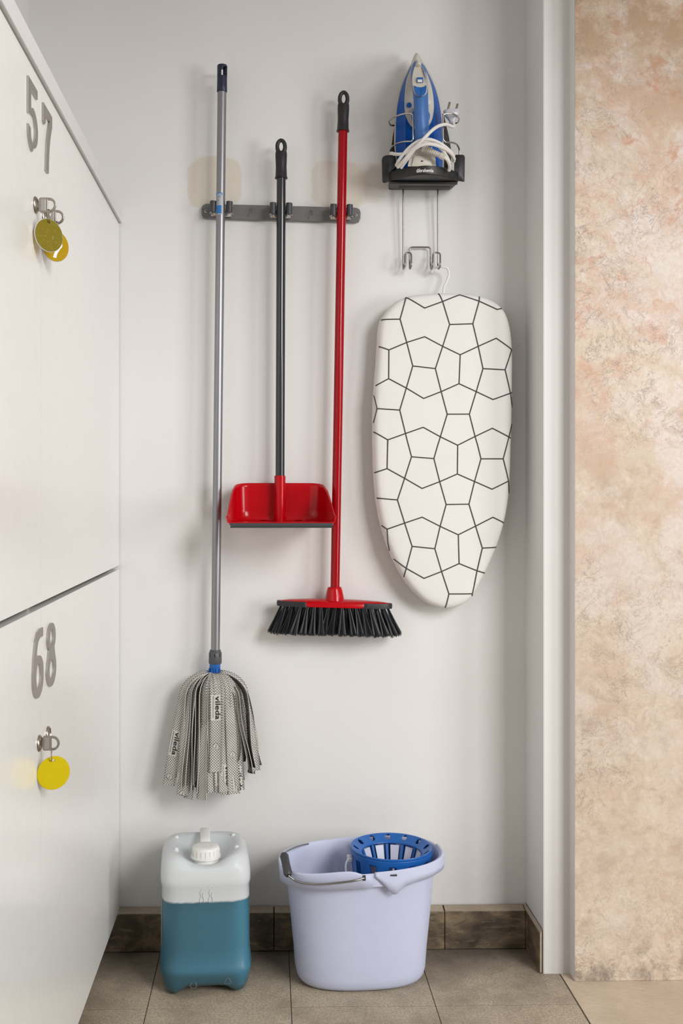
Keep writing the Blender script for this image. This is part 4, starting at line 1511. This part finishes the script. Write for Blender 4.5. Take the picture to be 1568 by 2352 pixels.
lv = []
for dx_ in (0, 0.0004):
    lv.append(([Vector((X0 + v[0] * (X1 - X0) + dx_, band_y(X0 + v[0] * (X1 - X0)) - .0004, Z0 + v[1] * (Z1 - Z0))) for v in tx[0]], tx[1]))
house = flat2d([[(0, 0), (1, 0), (1, .62), (.78, .80), (.78, 1.0), (.62, 1.0), (.62, .90), (.5, 1.0), (0, .62)], [(.16, .14), (.16, .56), (.5, .80), (.84, .56), (.84, .14)]], 0.0)
dot = flat2d([circ(.5, .36, .24, 14), circ(.5, .36, .12, 10)], 0.0)
HX0, HX1 = I(499, 1300, .128).x, I(524, 1300, .128).x
for h in (house, dot):
    lv.append(([Vector((HX0 + v[0] * (HX1 - HX0), band_y(HX0 + v[0] * (HX1 - HX0)) - .0009, Z0 - .0002 + v[1] * (Z1 - Z0))) for v in h[0]], h[1]))
obj('lettering', join(*lv), M['print_white'], hd, smooth=False, label='white lettering with a small house mark')
# wires
CW = 0.0019


def wire(name, pts, rad=0.008, r=CW): return obj(name, tube(round_path(pts, rad, 6), r, 10), M['bright_chrome' if name == 'wire_arm' else 'chrome'], hd)


wire('wire_arm', [I(236, 1160, .066), I(235, 1092, .068), I(255, 1055, .084), I(310, 1022, .108), I(380, 1004, .126), I(464, 1003, .136), I(464, 729, .136), I(385, 729, .132),
                  I(320, 748, .120), I(262, 772, .100), I(222, 806, .075), I(240, 845, .045), I(300, 850, .012)], .007)
wire('wire_arm', [I(918, 1160, .066), I(918, 1075, .070), I(893, 1030, .092), I(848, 1013, .116), I(785, 1016, .134), I(757, 990, .136), I(757, 733, .136), I(850, 733, .132),
                  I(893, 752, .115), I(917, 785, .09), I(905, 818, .06), I(860, 832, .03), I(800, 830, .012)], .007)
dh = 0.010
hk = [I(366, 1395, .020), I(366, 2235, .012), I(366, 2262, .030), I(383, 2225, .042), I(385, 2096, .034), I(446, 2096, .034), I(446, 2225, .042), I(430, 2264, .030), I(428, 2200, .012), I(428, 2043, .010),
      I(634, 2043, .010), I(634, 2225, .012), I(640, 2264, .030), I(656, 2225, .042), I(658, 2096, .034), I(730, 2096, .034), I(730, 2225, .042), I(712, 2264, .030), I(706, 2225, .012), I(706, 1395, .020)]
wire('hook_wire', hk, .0078)

# ------------------------------------------------------------------ steam iron
ir = thing('steam_iron', 'blue and cream steam iron standing on its heel in the wall holder', 'iron', I(535, 1240, .07))


ZHEEL = zc0 + .0022


def ring_of(left, right, d, K=34):
    """closed outline from left and right edge tables (zoom y -> zoom x)"""
    lt = [(y, x) for x, y in left]
    rt = [(y, x) for x, y in right]
    if lt[-1][0] > 1200:
        lt.append((1470, lt[-1][1]))
        rt.append((1470, rt[-1][1]))
    y0, y1 = max(lt[0][0], rt[0][0]), min(lt[-1][0], rt[-1][0])
    L_, R_ = [], []
    for k in range(K + 1):
        f = (k / K) ** 1.5
        y = y0 + (y1 - y0) * f
        L_.append(I(lerp_table(y, lt), y, d))
        R_.append(I(lerp_table(y, rt), y, d))
    for p in L_ + R_: p.z = max(p.z, ZHEEL)
    return L_[::-1] + R_


def dense(tab):
    P = smooth_path([(x, y, 0) for x, y in tab], 5)
    return [(p.x, p.y) for p in P]


oL = dense([(490, 134), (470, 170), (440, 245), (408, 310), (375, 368), (345, 430), (322, 510), (305, 590), (292, 680), (284, 760), (278, 900), (276, 1040), (286, 1110), (300, 1250)])
oR = dense([(502, 134), (525, 165), (560, 225), (600, 290), (640, 360), (675, 435), (702, 520), (724, 600), (741, 680), (750, 760), (758, 900), (764, 1040), (766, 1110), (766, 1250)])


def ins(tab, s, top): return [(x + s, y + top * max(0, 1 - (y - 134) / 200)) for x, y in tab]


obj('soleplate', loft([ring_of(oL, oR, .034), ring_of(oL, oR, .038)]), M['steel'], ir, auto=50)
obj('skirt', loft([ring_of(ins(oL, 2, 3), ins(oR, -2, 3), .038), ring_of(ins(oL, 3, 6), ins(oR, -3, 6), .050), ring_of(ins(oL, 8, 14), ins(oR, -8, 14), .054)]), M['cream'], ir, auto=50)
bL = dense([(486, 190), (440, 262), (408, 330), (378, 400), (352, 470), (330, 550), (312, 640), (300, 740), (294, 900), (292, 1060), (302, 1140), (312, 1250)])
bR = dense([(510, 190), (575, 262), (610, 330), (646, 400), (676, 470), (702, 550), (722, 640), (737, 740), (746, 900), (752, 1060), (752, 1250)])
dL = dense([(488, 215), (455, 300), (425, 380), (402, 470), (388, 560), (380, 660), (374, 760), (372, 900), (376, 1060), (392, 1250)])
dR = dense([(520, 215), (560, 290), (610, 390), (642, 480), (662, 560), (676, 660), (684, 760), (690, 900), (694, 1060), (694, 1250)])
eL = [(x + (500 - x) * .12, y + 10) for x, y in dL]
eR = [(x + (520 - x) * .12, y + 10) for x, y in dR]
eL[-1], eR[-1] = (eL[-1][0], 1250), (eR[-1][0], 1250)
eL = [(x, min(y, 1250 - .01 * (len(eL) - i))) for i, (x, y) in enumerate(eL)]
eR = [(x, min(y, 1250 - .01 * (len(eR) - i))) for i, (x, y) in enumerate(eR)]
obj('shell', loft([ring_of(bL, bR, .053), ring_of(bL, bR, .058), ring_of(dL, dR, .080), ring_of(eL, eR, .088)]), M['blue_gloss'], ir, auto=35)
# cream nose tip over the front of the shell
obj('nose_tip', loft([ring_of(dense([(492, 146), (470, 190), (452, 230), (436, 285), (430, 300)]), dense([(502, 146), (526, 185), (548, 220), (585, 285), (590, 300)]), .054),
                      ring_of(dense([(493, 152), (476, 192), (462, 240), (450, 290)]), dense([(503, 152), (520, 190), (545, 235), (568, 290)]), .082),
                      ring_of(dense([(494, 180), (484, 215), (478, 280)]), dense([(506, 180), (516, 215), (535, 280)]), .090)]), M['cream'], ir, auto=50)
# cream upper panel
wL = dense([(492, 225), (455, 270), (425, 330), (400, 400), (386, 490), (379, 590), (380, 680), (390, 745), (408, 795), (440, 850), (500, 900)])
wR = dense([(516, 225), (560, 262), (592, 320), (620, 390), (645, 470), (660, 550), (668, 640), (666, 700), (655, 770), (632, 830), (580, 900)])
obj('top_panel', loft([ring_of(wL, wR, .084), ring_of(wL, wR, .0935), ring_of([(x + 6, y + 5) for x, y in wL[:-1]], [(x - 6, y + 5) for x, y in wR[:-1]], .0955)]), M['cream'], ir, auto=50)
# handle, seen along its top: blue bow with grip
hL = dense([(482, 208), (455, 250), (443, 300), (441, 360), (448, 430), (458, 500), (466, 580), (470, 680), (474, 800), (478, 920), (480, 1020)])
hR = dense([(522, 208), (562, 245), (586, 300), (598, 360), (606, 430), (610, 500), (612, 580), (614, 680), (617, 800), (620, 920), (622, 1020)])


def hring(y, lt, rt, dtop, dbot, n=16):
    l_, r_ = lerp_table(y, [(b, a) for a, b in lt]), lerp_table(y, [(b, a) for a, b in rt])
    c_, w_ = (l_ + r_) / 2, (r_ - l_) / 2
    r = []
    for k in range(n):
        an = 2 * math.pi * k / n
        r.append(I(c_ + w_ * math.cos(an), y, (dtop + dbot) / 2 + (dtop - dbot) / 2 * math.sin(an)))
    return r


hz_tab = [(210, .106, .088), (250, .122, .088), (300, .136, .090), (380, .148, .096), (480, .154, .112), (600, .157, .122), (750, .157, .124), (900, .153, .120), (980, .146, .108), (1040, .135, .090)]
obj('handle', loft([hring(y, hL, hR, a_, b_) for y, a_, b_ in hz_tab]), M['blue_handle'], ir, auto=60)


def handle_d(y): return lerp_table(y, [(a_, b_) for a_, b_, _ in hz_tab])


# cream control nose lying on the front of the handle
nL = dense([(494, 236), (470, 290), (455, 360), (452, 420), (460, 470), (472, 520), (490, 552), (520, 562)])
nR = dense([(530, 236), (560, 285), (588, 350), (600, 410), (604, 470), (600, 520), (584, 552), (550, 562)])
nrings = []
for f, dd in ((1.0, -.006), (1.0, .0015), (.93, .004)):
    L_, R_ = [], []
    for k in range(19):
        y = 238 + (560 - 238) * k / 18
        l_, r_ = lerp_table(y, [(b, a) for a, b in nL]), lerp_table(y, [(b, a) for a, b in nR])
        c_ = (l_ + r_) / 2
        L_.append(I(c_ + (l_ - c_) * f, y, handle_d(y) + dd))
        R_.append(I(c_ + (r_ - c_) * f, y, handle_d(y) + dd))
    nrings.append(L_[::-1] + R_)
obj('control_nose', loft(nrings), M['cream'], ir, auto=50)
pn = I(516, 250, .130)
obj('spray_nozzle', xf(lathe([(0.0001, .010), (.0035, .009), (.0055, .0055), (.0062, 0), (.0062, -.012)], 18, None, False, True), basis((1, 0, 0), (0, 0, 1), pn)), M['cream'], ir)
pn2 = I(508, 215, .112)
obj('nozzle_tip', xf(lathe([(0.0001, .008), (.003, .007), (.0045, .003), (.0048, -.012)], 16, None, False, True), basis((1, 0, 0), (0, 0, 1), pn2)), M['cream'], ir)


def plate(name, pts, y_to_d, dd0, dd1, mat, sc=0.95):
    cx_ = sum(p[0] for p in pts) / len(pts)
    cy_ = sum(p[1] for p in pts) / len(pts)
    r_ = []
    for f, dd in ((1, dd0), (1, dd1 - .0006), (sc, dd1)):
        r_.append([I(cx_ + (x - cx_) * f, cy_ + (y - cy_) * f, y_to_d(y) + dd) for x, y in pts])
    return obj(name, loft(r_), mat, ir, auto=50)


plate('button', [(472, 455), (500, 468), (538, 472), (538, 558), (512, 552), (492, 535), (480, 505)], handle_d, .002, .0072, M['blue_plastic'])
plate('button', [(542, 472), (572, 466), (594, 450), (594, 490), (586, 525), (570, 548), (542, 558)], handle_d, .002, .0072, M['blue_plastic'])
plate('steam_slider', [(500, 380), (505, 374), (556, 374), (561, 380), (563, 425), (498, 425)], handle_d, .002, .0058, M['blue_plastic'])
plate('slider_knob', [(507, 395), (552, 395), (553, 422), (507, 422)], handle_d, .004, .0085, M['white_plastic'])
plate('dial', circ(424, 648, 27, 20), lambda y: .095, .0, .008, M['blue_plastic'], .9)
plate('lever', [(612, 592), (640, 605), (645, 622), (630, 640), (612, 645)], lambda y: .095, .0, .010, M['white_plastic'])
plate('thermostat_dial', circ(538, 760, 92, 28), lambda y: .094, .0, .011, M['blue_plastic'], .94)
# heel block, cable entry
plate('heel_block', [(480, 1080), (650, 1060), (680, 1130), (690, 1250), (410, 1250), (430, 1150)], lambda y: .088, .0, .034, M['cream'], .9)
plate('heel_cover', [(470, 1155), (500, 1145), (610, 1145), (640, 1160), (650, 1248), (450, 1248)], lambda y: .120, .0, .006, M['cream'], .94)
plate('heel_hole', circ(551, 1197, 13, 14, 8), lambda y: .126, .0, .0006, M['dark_grey'], .9)
cabA, cabB = I(560, 1065, .140), I(770, 1160, .150)
ribs = [(0.0, .0085), (.10, .0085), (.12, .0060)]
for k in range(7): ribs += [(.16 + .09 * k, .0072 - .0002 * k), (.205 + .09 * k, .0072 - .0002 * k), (.208 + .09 * k, .0052), (.248 + .09 * k, .0052)]
ribs += [(.80, .0068), (1.0, .0068), (1.005, .004)]
Lr = (cabB - cabA).length
obj('cable_sleeve', xf(lathe([(r_, t * Lr) for t, r_ in ribs], 18), frame_between(cabA, cabB)), M['cream'], ir)
CR = 0.0037
runs = [[I(768, 1158, .150), I(800, 1185, .148), I(818, 1225, .138), I(822, 1262, .125), I(815, 1290, .118)],
        [I(300, 1240, .115), I(330, 1180, .135), I(420, 1070, .150), I(520, 1000, .162), I(620, 985, .164), I(720, 1020, .156), I(810, 1085, .140), I(858, 1150, .120), I(862, 1200, .105)],
        [I(312, 1258, .120), I(380, 1180, .142), I(470, 1085, .158), I(570, 1035, .168), I(660, 1035, .166), I(760, 1070, .154), I(835, 1125, .132), I(868, 1180, .112)],
        [I(345, 1262, .118), I(400, 1185, .138), I(455, 1110, .152), I(530, 1030, .160), I(640, 1000, .160), I(735, 1070, .150), I(790, 1150, .138), I(822, 1215, .125)],
        [I(250, 1120, .112), I(300, 1130, .128), I(390, 1122, .144), I(480, 1062, .160), I(560, 985, .172), I(650, 895, .168), I(720, 850, .150), I(790, 838, .142), I(845, 858, .128), I(862, 850, .115), I(856, 815, .108)]]
for rn in runs:
    obj('cord', tube(smooth_path(rn, 7), CR, 10), M['cord'], ir)
# plug with two round pins
pa, pb = I(846, 835, .105), I(838, 690, .105)
mp = frame_between(pa, pb)
PL = (pb - pa).length
pr_ = [(0, .005, .005), (PL * .2, .006, .006), (PL * .4, .010, .007), (PL * .62, .0165, .009), (PL * .92, .0175, .0095), (PL * .95, .0168, .009)]
obj('plug', xf(loft([[(x, y, z) for x, y in sell(a_, b_, 3.0, 28)] for z, a_, b_ in pr_]), mp), M['grey_clear'], ir, auto=50)
for (zx0, zy0, zx1, zy1) in ((803, 705, 823, 618), (880, 718, 900, 634)):
    obj('plug_pin', tube([I(zx0, zy0, .105), I(zx0 + (zx1 - zx0) * .95, zy0 + (zy1 - zy0) * .95, .105), I(zx1, zy1, .105)], [.0024, .0024, .0016], 12), M['nickel'], ir)

# ------------------------------------------------------------------ jerrycan
JC = Vector((W(471.5, 2180, -0.150).x, -0.150, 0.0))
jr = thing('jerrycan', 'milky plastic jerrycan half full of teal blue liquid by the lockers', 'jerrycan', JC)
rotj = Matrix.Translation(JC) @ Matrix.Rotation(R(4.5), 4, 'Z')


def jring(a_, b_, z, n=5.0, notch=0.0, dip=0.0):
    r_ = []
    for x, y in sell(a_, b_, n, 64):
        zz = z
        if notch and abs(x) < .062 and abs(y) > b_ * .6:
            t = lerp_table(abs(x), [(0.040, 1.0), (0.062, 0.0)])
            zz += notch * t
        if z > .262 and y < 0:
            zz -= .021 * min(1, (z - .262) / .0225) * math.exp(-(x / .044) ** 4) * min(1, -y / (.6 * b_))
        r_.append(Vector((x, y, zz)))
    return r_


levels = [(.066, .066, .003, 4, .014), (.078, .078, .0006, 4.5, .016), (.086, .087, .006, 5, .016), (.0915, .0925, .020, 5, .010), (.0955, .0965, .044, 5.5, 0), (.0968, .0975, .056, 5.5, 0), (.0948, .0955, .0595, 5.5, 0),
          (.0930, .0940, .10, 5.5, 0), (.0925, .0935, .17, 5.5, 0), (.0920, .0930, .2240, 5.5, 0), (.0945, .0955, .2275, 5.5, 0), (.0945, .0955, .243, 5.5, 0), (.0930, .0940, .260, 5.0, 0), (.0890, .0900, .275, 4.6, 0),
          (.0815, .0825, .2845, 4.2, 0), (.0720, .0730, .2865, 3.8, 0), (.0620, .0630, .2825, 3.2, 0), (.0490, .0500, .2700, 2.8, 0), (.0360, .0370, .2605, 2.4, 0), (.0200, .0210, .2580, 2.0, 0)]
can = obj('body', xf(loft([jring(a_, b_, z, n, nt) for a_, b_, z, n, nt in levels]), rotj), M['can'], jr, auto=75)
lq = [(.0655, .0655, .0040, 4, .0138), (.0772, .0772, .0016, 4.5, .0158), (.0852, .0862, .0068, 5, .0158), (.0908, .0918, .0204, 5, .010), (.0949, .0959, .044, 5.5, 0), (.0962, .0969, .056, 5.5, 0), (.0942, .0949, .0596, 5.5, 0),
      (.0924, .0934, .10, 5.5, 0), (.0919, .0929, .17, 5.5, 0), (.0916, .0926, .1965, 5.5, 0)]
obj('liquid', xf(loft([jring(a_, b_, z, n, nt) for a_, b_, z, n, nt in lq]), rotj), M['liquid'], jr, auto=60, label='teal blue liquid')
# neck, cap and carrying handle
cc = Vector((0.000, -0.040, -0.002))
mcap = rotj @ Matrix.Translation(cc)
obj('neck', xf(lathe([(.025, .250), (.0255, .262), (.027, .2625), (.027, .2675), (.0255, .268), (.0255, .274)], 32), mcap), M['can_cap'], jr, auto=50)
capo = obj('cap', xf(lathe([(.0295, .2735), (.0318, .274), (.0318, .2770), (.0288, .278), (.0283, .2925), (.0272, .2955), (.0245, .2970), (.012, .2974), (0, .2974)], 40, None, True, False), mcap), M['can_cap'], jr, auto=50)
for k in range(40):
    an = 2 * math.pi * k / 40
    if k % 2: continue
    obj('grip_rib', xf(box(-.0008, .0008, -.0296, -.0280, .2785, .2915), mcap @ Matrix.Rotation(an, 4, 'Z')), M['can_cap'], capo, smooth=False)
hp = [(0, -.014, .262), (0, -.004, .279), (0, .010, .2875), (0, .030, .2915), (0, .052, .2930), (0, .070, .2920), (0, .082, .286), (0, .086, .276)]
hrow = []
for i, p in enumerate(smooth_path(hp, 4)):
    w_ = .0105 if p.y > 0 else .0095
    hrow.append([(-w_, p.y, p.z - .006), (-w_, p.y, p.z + .003), (-w_ * .7, p.y, p.z + .0055), (w_ * .7, p.y, p.z + .0055), (w_, p.y, p.z + .003), (w_, p.y, p.z - .006)])
obj('carrying_handle', xf(loft(hrow), rotj), M['can_cap'], jr, auto=50)
for bx, by in ((-.062, .050), (.062, .052), (-.062, -.028), (.066, -.026)):
    obj('stacking_bump', xf(lathe([(.0055, .2790), (.0050, .2865), (.0030, .2888), (0, .2892)], 14, None, True, False), rotj @ Matrix.Translation((bx, by, 0))), M['can'], jr)
# raised moulding marks on the front
yf = -.0945


def mark(pts, closed, r_=.0007):
    return xf(tube([(x, yf - .0005, z) for x, z in pts], r_, 6, closed), rotj)


marks = [mark([(-.004 + sx_ + a_, .216 + b_) for a_, b_ in ((-.005, .010), (0, .015), (.005, .010))], False) for sx_ in (-.004, .014)]
for sx_ in (-.008, .010):
    marks.append(mark([(sx_ - .004, .196), (sx_ - .004, .203), (sx_ - .001, .209), (sx_ - .0035, .216), (sx_, .2225)], False))
    marks.append(mark([(sx_ + .004, .196), (sx_ + .004, .203), (sx_ + .0015, .209), (sx_ + .0035, .216)], False))
obj('raised_arrows', join(*marks), M['can'], jr)
tri = [(.036, .026), (.0535, .026), (.0448, .041)]
trim_ = []
for i in range(3):
    p, q = Vector(tri[i]), Vector(tri[(i + 1) % 3])
    trim_.append(xf(tube([(v.x, -.0955 + (.0015 if v.y < .03 else 0), v.y) for v in (p.lerp(q, .12), p.lerp(q, .88))], .0008, 6), rotj))
obj('recycling_mark', join(*trim_), M['can'], jr)
obj('date_disc', xf(tube([(-.026 + .0065 * math.cos(2 * math.pi * k / 20), -.0935, .026 + .0065 * math.sin(2 * math.pi * k / 20)) for k in range(20)], .0008, 6, True), rotj), M['can'], jr)
obj('paper_label', xf(box(-.0935, -.0925, -.040, .060, .070, .160), rotj), M['paper'], jr, smooth=False)

# ------------------------------------------------------------------ mop bucket
BC = Vector((W(826, 2000, -0.150).x, -0.150, 0.0))
bk = thing('mop_bucket', 'lavender oval plastic mop bucket with wire handle', 'bucket', BC)
rotb = Matrix.Translation(BC) @ Matrix.Rotation(R(4.0), 4, 'Z')


def bring(a_, b_, z, n=2.55, drop=0.0):
    r_ = []
    for x, y in sell(a_, b_, n, 72):
        zz = z + (0.009 * x / .18 * min(1, max(0, (z - .15) / .1)) if z > .15 else 0)
        r_.append(Vector((x, y, zz)))
    return r_


blev = [(.112, .062, .0025), (.122, .072, .0006), (.1300, .0800, .0045), (.1365, .0865, .013), (.1400, .0900, .028), (.1430, .0925, .07), (.1500, .0985, .14), (.1580, .1045, .2215), (.1600, .1062, .229), (.1705, .1150, .2305),
        (.1735, .1175, .2330), (.1755, .1190, .2560), (.1745, .1182, .2590), (.1720, .1160, .2600), (.1695, .1135, .2585), (.1665, .1110, .2520), (.1560, .1030, .2215), (.1478, .0968, .14), (.1400, .0900, .06), (.134, .0845, .012), (.10, .06, .010)]
obj('body', xf(loft([bring(a_, b_, z) for a_, b_, z in blev]), rotb), M['bucket'], bk, auto=28)


def rim_pt(an, a_, b_, z, n=2.55):
    c, s = math.cos(an), math.sin(an)
    x, y = a_ * math.copysign(abs(c) ** (2 / n), c), b_ * math.copysign(abs(s) ** (2 / n), s)
    return Vector((x, y, z + .009 * x / .18))


# pouring-lip guard clipped over the front right of the rim, with its pointed tip
rows_ = []
ng = 90
for k in range(ng + 1):
    an = R(-88 + 94 * k / ng)
    t = k / ng
    dropv = lerp_table(t, [(0, .005), (.014, .010), (.095, .043), (.118, .045), (.18, .031), (.30, .025), (.55, .023), (.90, .024), (.94, .034), (.97, .034), (1, .020)])
    rows_.append([rim_pt(an, .1712, .1152, .2605), rim_pt(an, .1755, .1190, .2618), rim_pt(an, .1782, .1215, .2592), rim_pt(an, .1790, .1222, .2592 - dropv * .5), rim_pt(an, .1785, .1218, .2592 - dropv)])
obj('rim_guard', xf(sheet(rows_), rotb), M['bucket'], bk, solid=0.0022, auto=35)
# raised rim block on the front left where the wire handle is hinged
rows_ = []
for k in range(25):
    t = k / 24
    an = R(-168 + 79 * t)
    up = lerp_table(t, [(0, 0), (.5, .002), (.80, .007), (.90, .007), (1.0, -.006)])
    rows_.append([rim_pt(an, .1700, .1140, .2590 + up), rim_pt(an, .1745, .1182, .2606 + up), rim_pt(an, .1778, .1212, .2585 + up), rim_pt(an, .1782, .1215, .2330)])
obj('rim_collar', xf(sheet(rows_), rotb), M['bucket'], bk, solid=0.0020, auto=35)
sl = rotb @ rim_pt(R(-78.5), .1795, .1226, .2550)
obj('guard_slot', box(sl.x - .007, sl.x + .007, sl.y - .0016, sl.y + .002, sl.z - .0018, sl.z + .0012), M['dark_grey'], bk, smooth=False)
pf = rotb @ rim_pt(R(-91.5), .1795, .1228, .2545)
obj('hinge_hole', box(pf.x - .003, pf.x + .003, pf.y - .001, pf.y + .003, pf.z - .005, pf.z + .005), M['dark_grey'], bk, smooth=False)
hw_pts = []
for an, a_, b_, dz in ((-97, .1820, .1250, -.004), (-112, .1850, .1270, -.008), (-130, .1850, .1270, -.010), (-150, .1850, .1275, -.008), (-165, .1830, .1270, .000), (-172, .1810, .1260, .010)):
    hw_pts.append(rotb @ rim_pt(R(an), a_, b_, .2560 + dz))
gp0, gp1 = W(662, 2011, -.252), W(651.5, 1961, -.212)
front_w = [rotb @ rim_pt(R(-91.5), .1800, .1235, .2550)] + [rotb @ rim_pt(R(a_), .1850, .1285, z_) for a_, z_ in ((-96, .2530), (-105, .2505), (-116, .2480), (-128, .2475), (-138, .2490))] + [gp0]
back_w = [gp1, W(660, 1954, -.175), W(683, 1944, -.110), W(712, 1937.5, -.050)] + [rotb @ rim_pt(R(102), .1805, .1240, .250)]
hwire = obj('wire_handle', join(tube(smooth_path(front_w, 6), .0020, 10), tube(smooth_path(back_w, 6), .0020, 10)), M['chrome'], bk)
gpt = [gp0, gp0.lerp(gp1, .1), gp0.lerp(gp1, .5), gp0.lerp(gp1, .9), gp1]
obj('grip', tube(gpt, [.0065, .0092, .0086, .0092, .0065], 16), M['dark_grey'], hwire)

# ------------------------------------------------------------------ wringer in the bucket
wc = W(898.5, 1943, -0.146)
WZ = 0.276
wg = thing('mop_wringer', 'blue round wringer basket sitting in the lavender bucket', 'wringer', Vector((wc.x, -.146, .15)))
mw = Matrix.Translation((wc.x, -.146, 0)) @ Matrix.Rotation(R(2), 4, 'Z')
NR = 208
RO, RI = .0880, .0640
# funnel ring with oval openings, built as a fine grid with the openings left out
rads = [(RO, WZ - .004), (RO - .0012, WZ), (.0850, WZ - .0006)] + [(.0838 - .00125 * i, WZ - .0012 - .00082 * i) for i in range(15)] + [(RI, WZ - .0150)]
vs = [Vector((r_ * math.cos(2 * math.pi * k / NR), r_ * math.sin(2 * math.pi * k / NR), z)) for r_, z in rads for k in range(NR)]
fs = []
for i in range(len(rads) - 1):
    rm = (rads[i][0] + rads[i + 1][0]) / 2
    for k in range(NR):
        ph = ((k + .5) / NR * 13 + .35) % 1
        if ((ph - .5) * 2 * math.pi / 13 * rm / .0062) ** 2 + ((rm - .0775) / .0062) ** 2 < 1: continue
        fs.append((i * NR + k, i * NR + (k + 1) % NR, (i + 1) * NR + (k + 1) % NR, (i + 1) * NR + k))
obj('funnel_ring', xf((vs, fs), mw), M['blue_plastic'], wg, solid=0.0022, auto=60)
# outer wall of the basket with slots open at the bottom
zs = [WZ - .004, WZ - .0055, WZ - .0135, WZ - .0170, WZ - .060, WZ - .100]
ro_ = [RO, .0879, .0869, .0864, .0815, .0770]
vs = [Vector((r_ * math.cos(2 * math.pi * k / NR), r_ * math.sin(2 * math.pi * k / NR), z)) for r_, z in zip(ro_, zs) for k in range(NR)]
fs = []
for i in range(len(zs) - 1):
    for k in range(NR):
        ph = ((k + .5) / NR * 13) % 1
        if i >= 3 and abs(ph - .5) < .21: continue
        ph2 = (ph + .35) % 1
        if i == 1 and abs(ph2 - .5) < .21 and 8 < (k + .5) / NR * 360 < 172: continue
        fs.append((i * NR + k, i * NR + (k + 1) % NR, (i + 1) * NR + (k + 1) % NR, (i + 1) * NR + k))
obj('basket_wall', xf((vs, fs), mw), M['blue_plastic'], wg, solid=0.0024, auto=60)
# tapered pale slats of the inner cone
for k in range(12):
    an = 2 * math.pi * (k + .5) / 12
    m_ = mw @ Matrix.Rotation(an, 4, 'Z')
    top, bot = (.0660, WZ - .019), (.034, WZ - .100)
    w0, w1 = .0098, .0048
    v_ = []
    for (r_, z), w_ in ((top, w0), (bot, w1)):
        for dr, sg in ((0, -1), (0, 1), (.0025, 1), (.0025, -1)): v_.append((r_ + dr, sg * w_, z))
    obj('slat', xf((v_, [(0, 1, 2, 3), (7, 6, 5, 4), (0, 4, 5, 1), (1, 5, 6, 2), (2, 6, 7, 3), (3, 7, 4, 0)]), m_), M['slat'], wg, smooth=False, bevel=0.0006)
    v_ = []
    an2 = 2 * math.pi * k / 12
    m2 = mw @ Matrix.Rotation(an2, 4, 'Z')
    for (r_, z), w_ in (((.0655, WZ - .017), .0030), ((.036, WZ - .100), .0020)):
        for dr, sg in ((0, -1), (0, 1), (.004, 1), (.004, -1)): v_.append((r_ + dr, sg * w_, z))
    obj('cage_rib', xf((v_, [(0, 1, 2, 3), (7, 6, 5, 4), (0, 4, 5, 1), (1, 5, 6, 2), (2, 6, 7, 3), (3, 7, 4, 0)]), m2), M['blue_plastic'], wg, smooth=False)
obj('cone_floor', xf(lathe([(0, WZ - .104), (.040, WZ - .104), (.079, WZ - .101), (.079, WZ - .098), (.040, WZ - .100), (0, WZ - .100)], 32, None, False, False), mw), M['slat'], wg)
cpos = mw @ Vector((-.090, -.014, 0))
obj('rim_clip', join(tube(smooth_path([cpos + Vector((.004, 0, WZ - .02)), cpos + Vector((-.006, -.002, WZ - .022)), cpos + Vector((-.011, -.004, WZ - .034)), cpos + Vector((-.010, -.006, WZ - .055))], 5), .0022, 8),
                     box(cpos.x - .008, cpos.x + .003, cpos.y - .002, cpos.y + .001, WZ - .026, WZ - .012)), M['grey_clear'], wg)
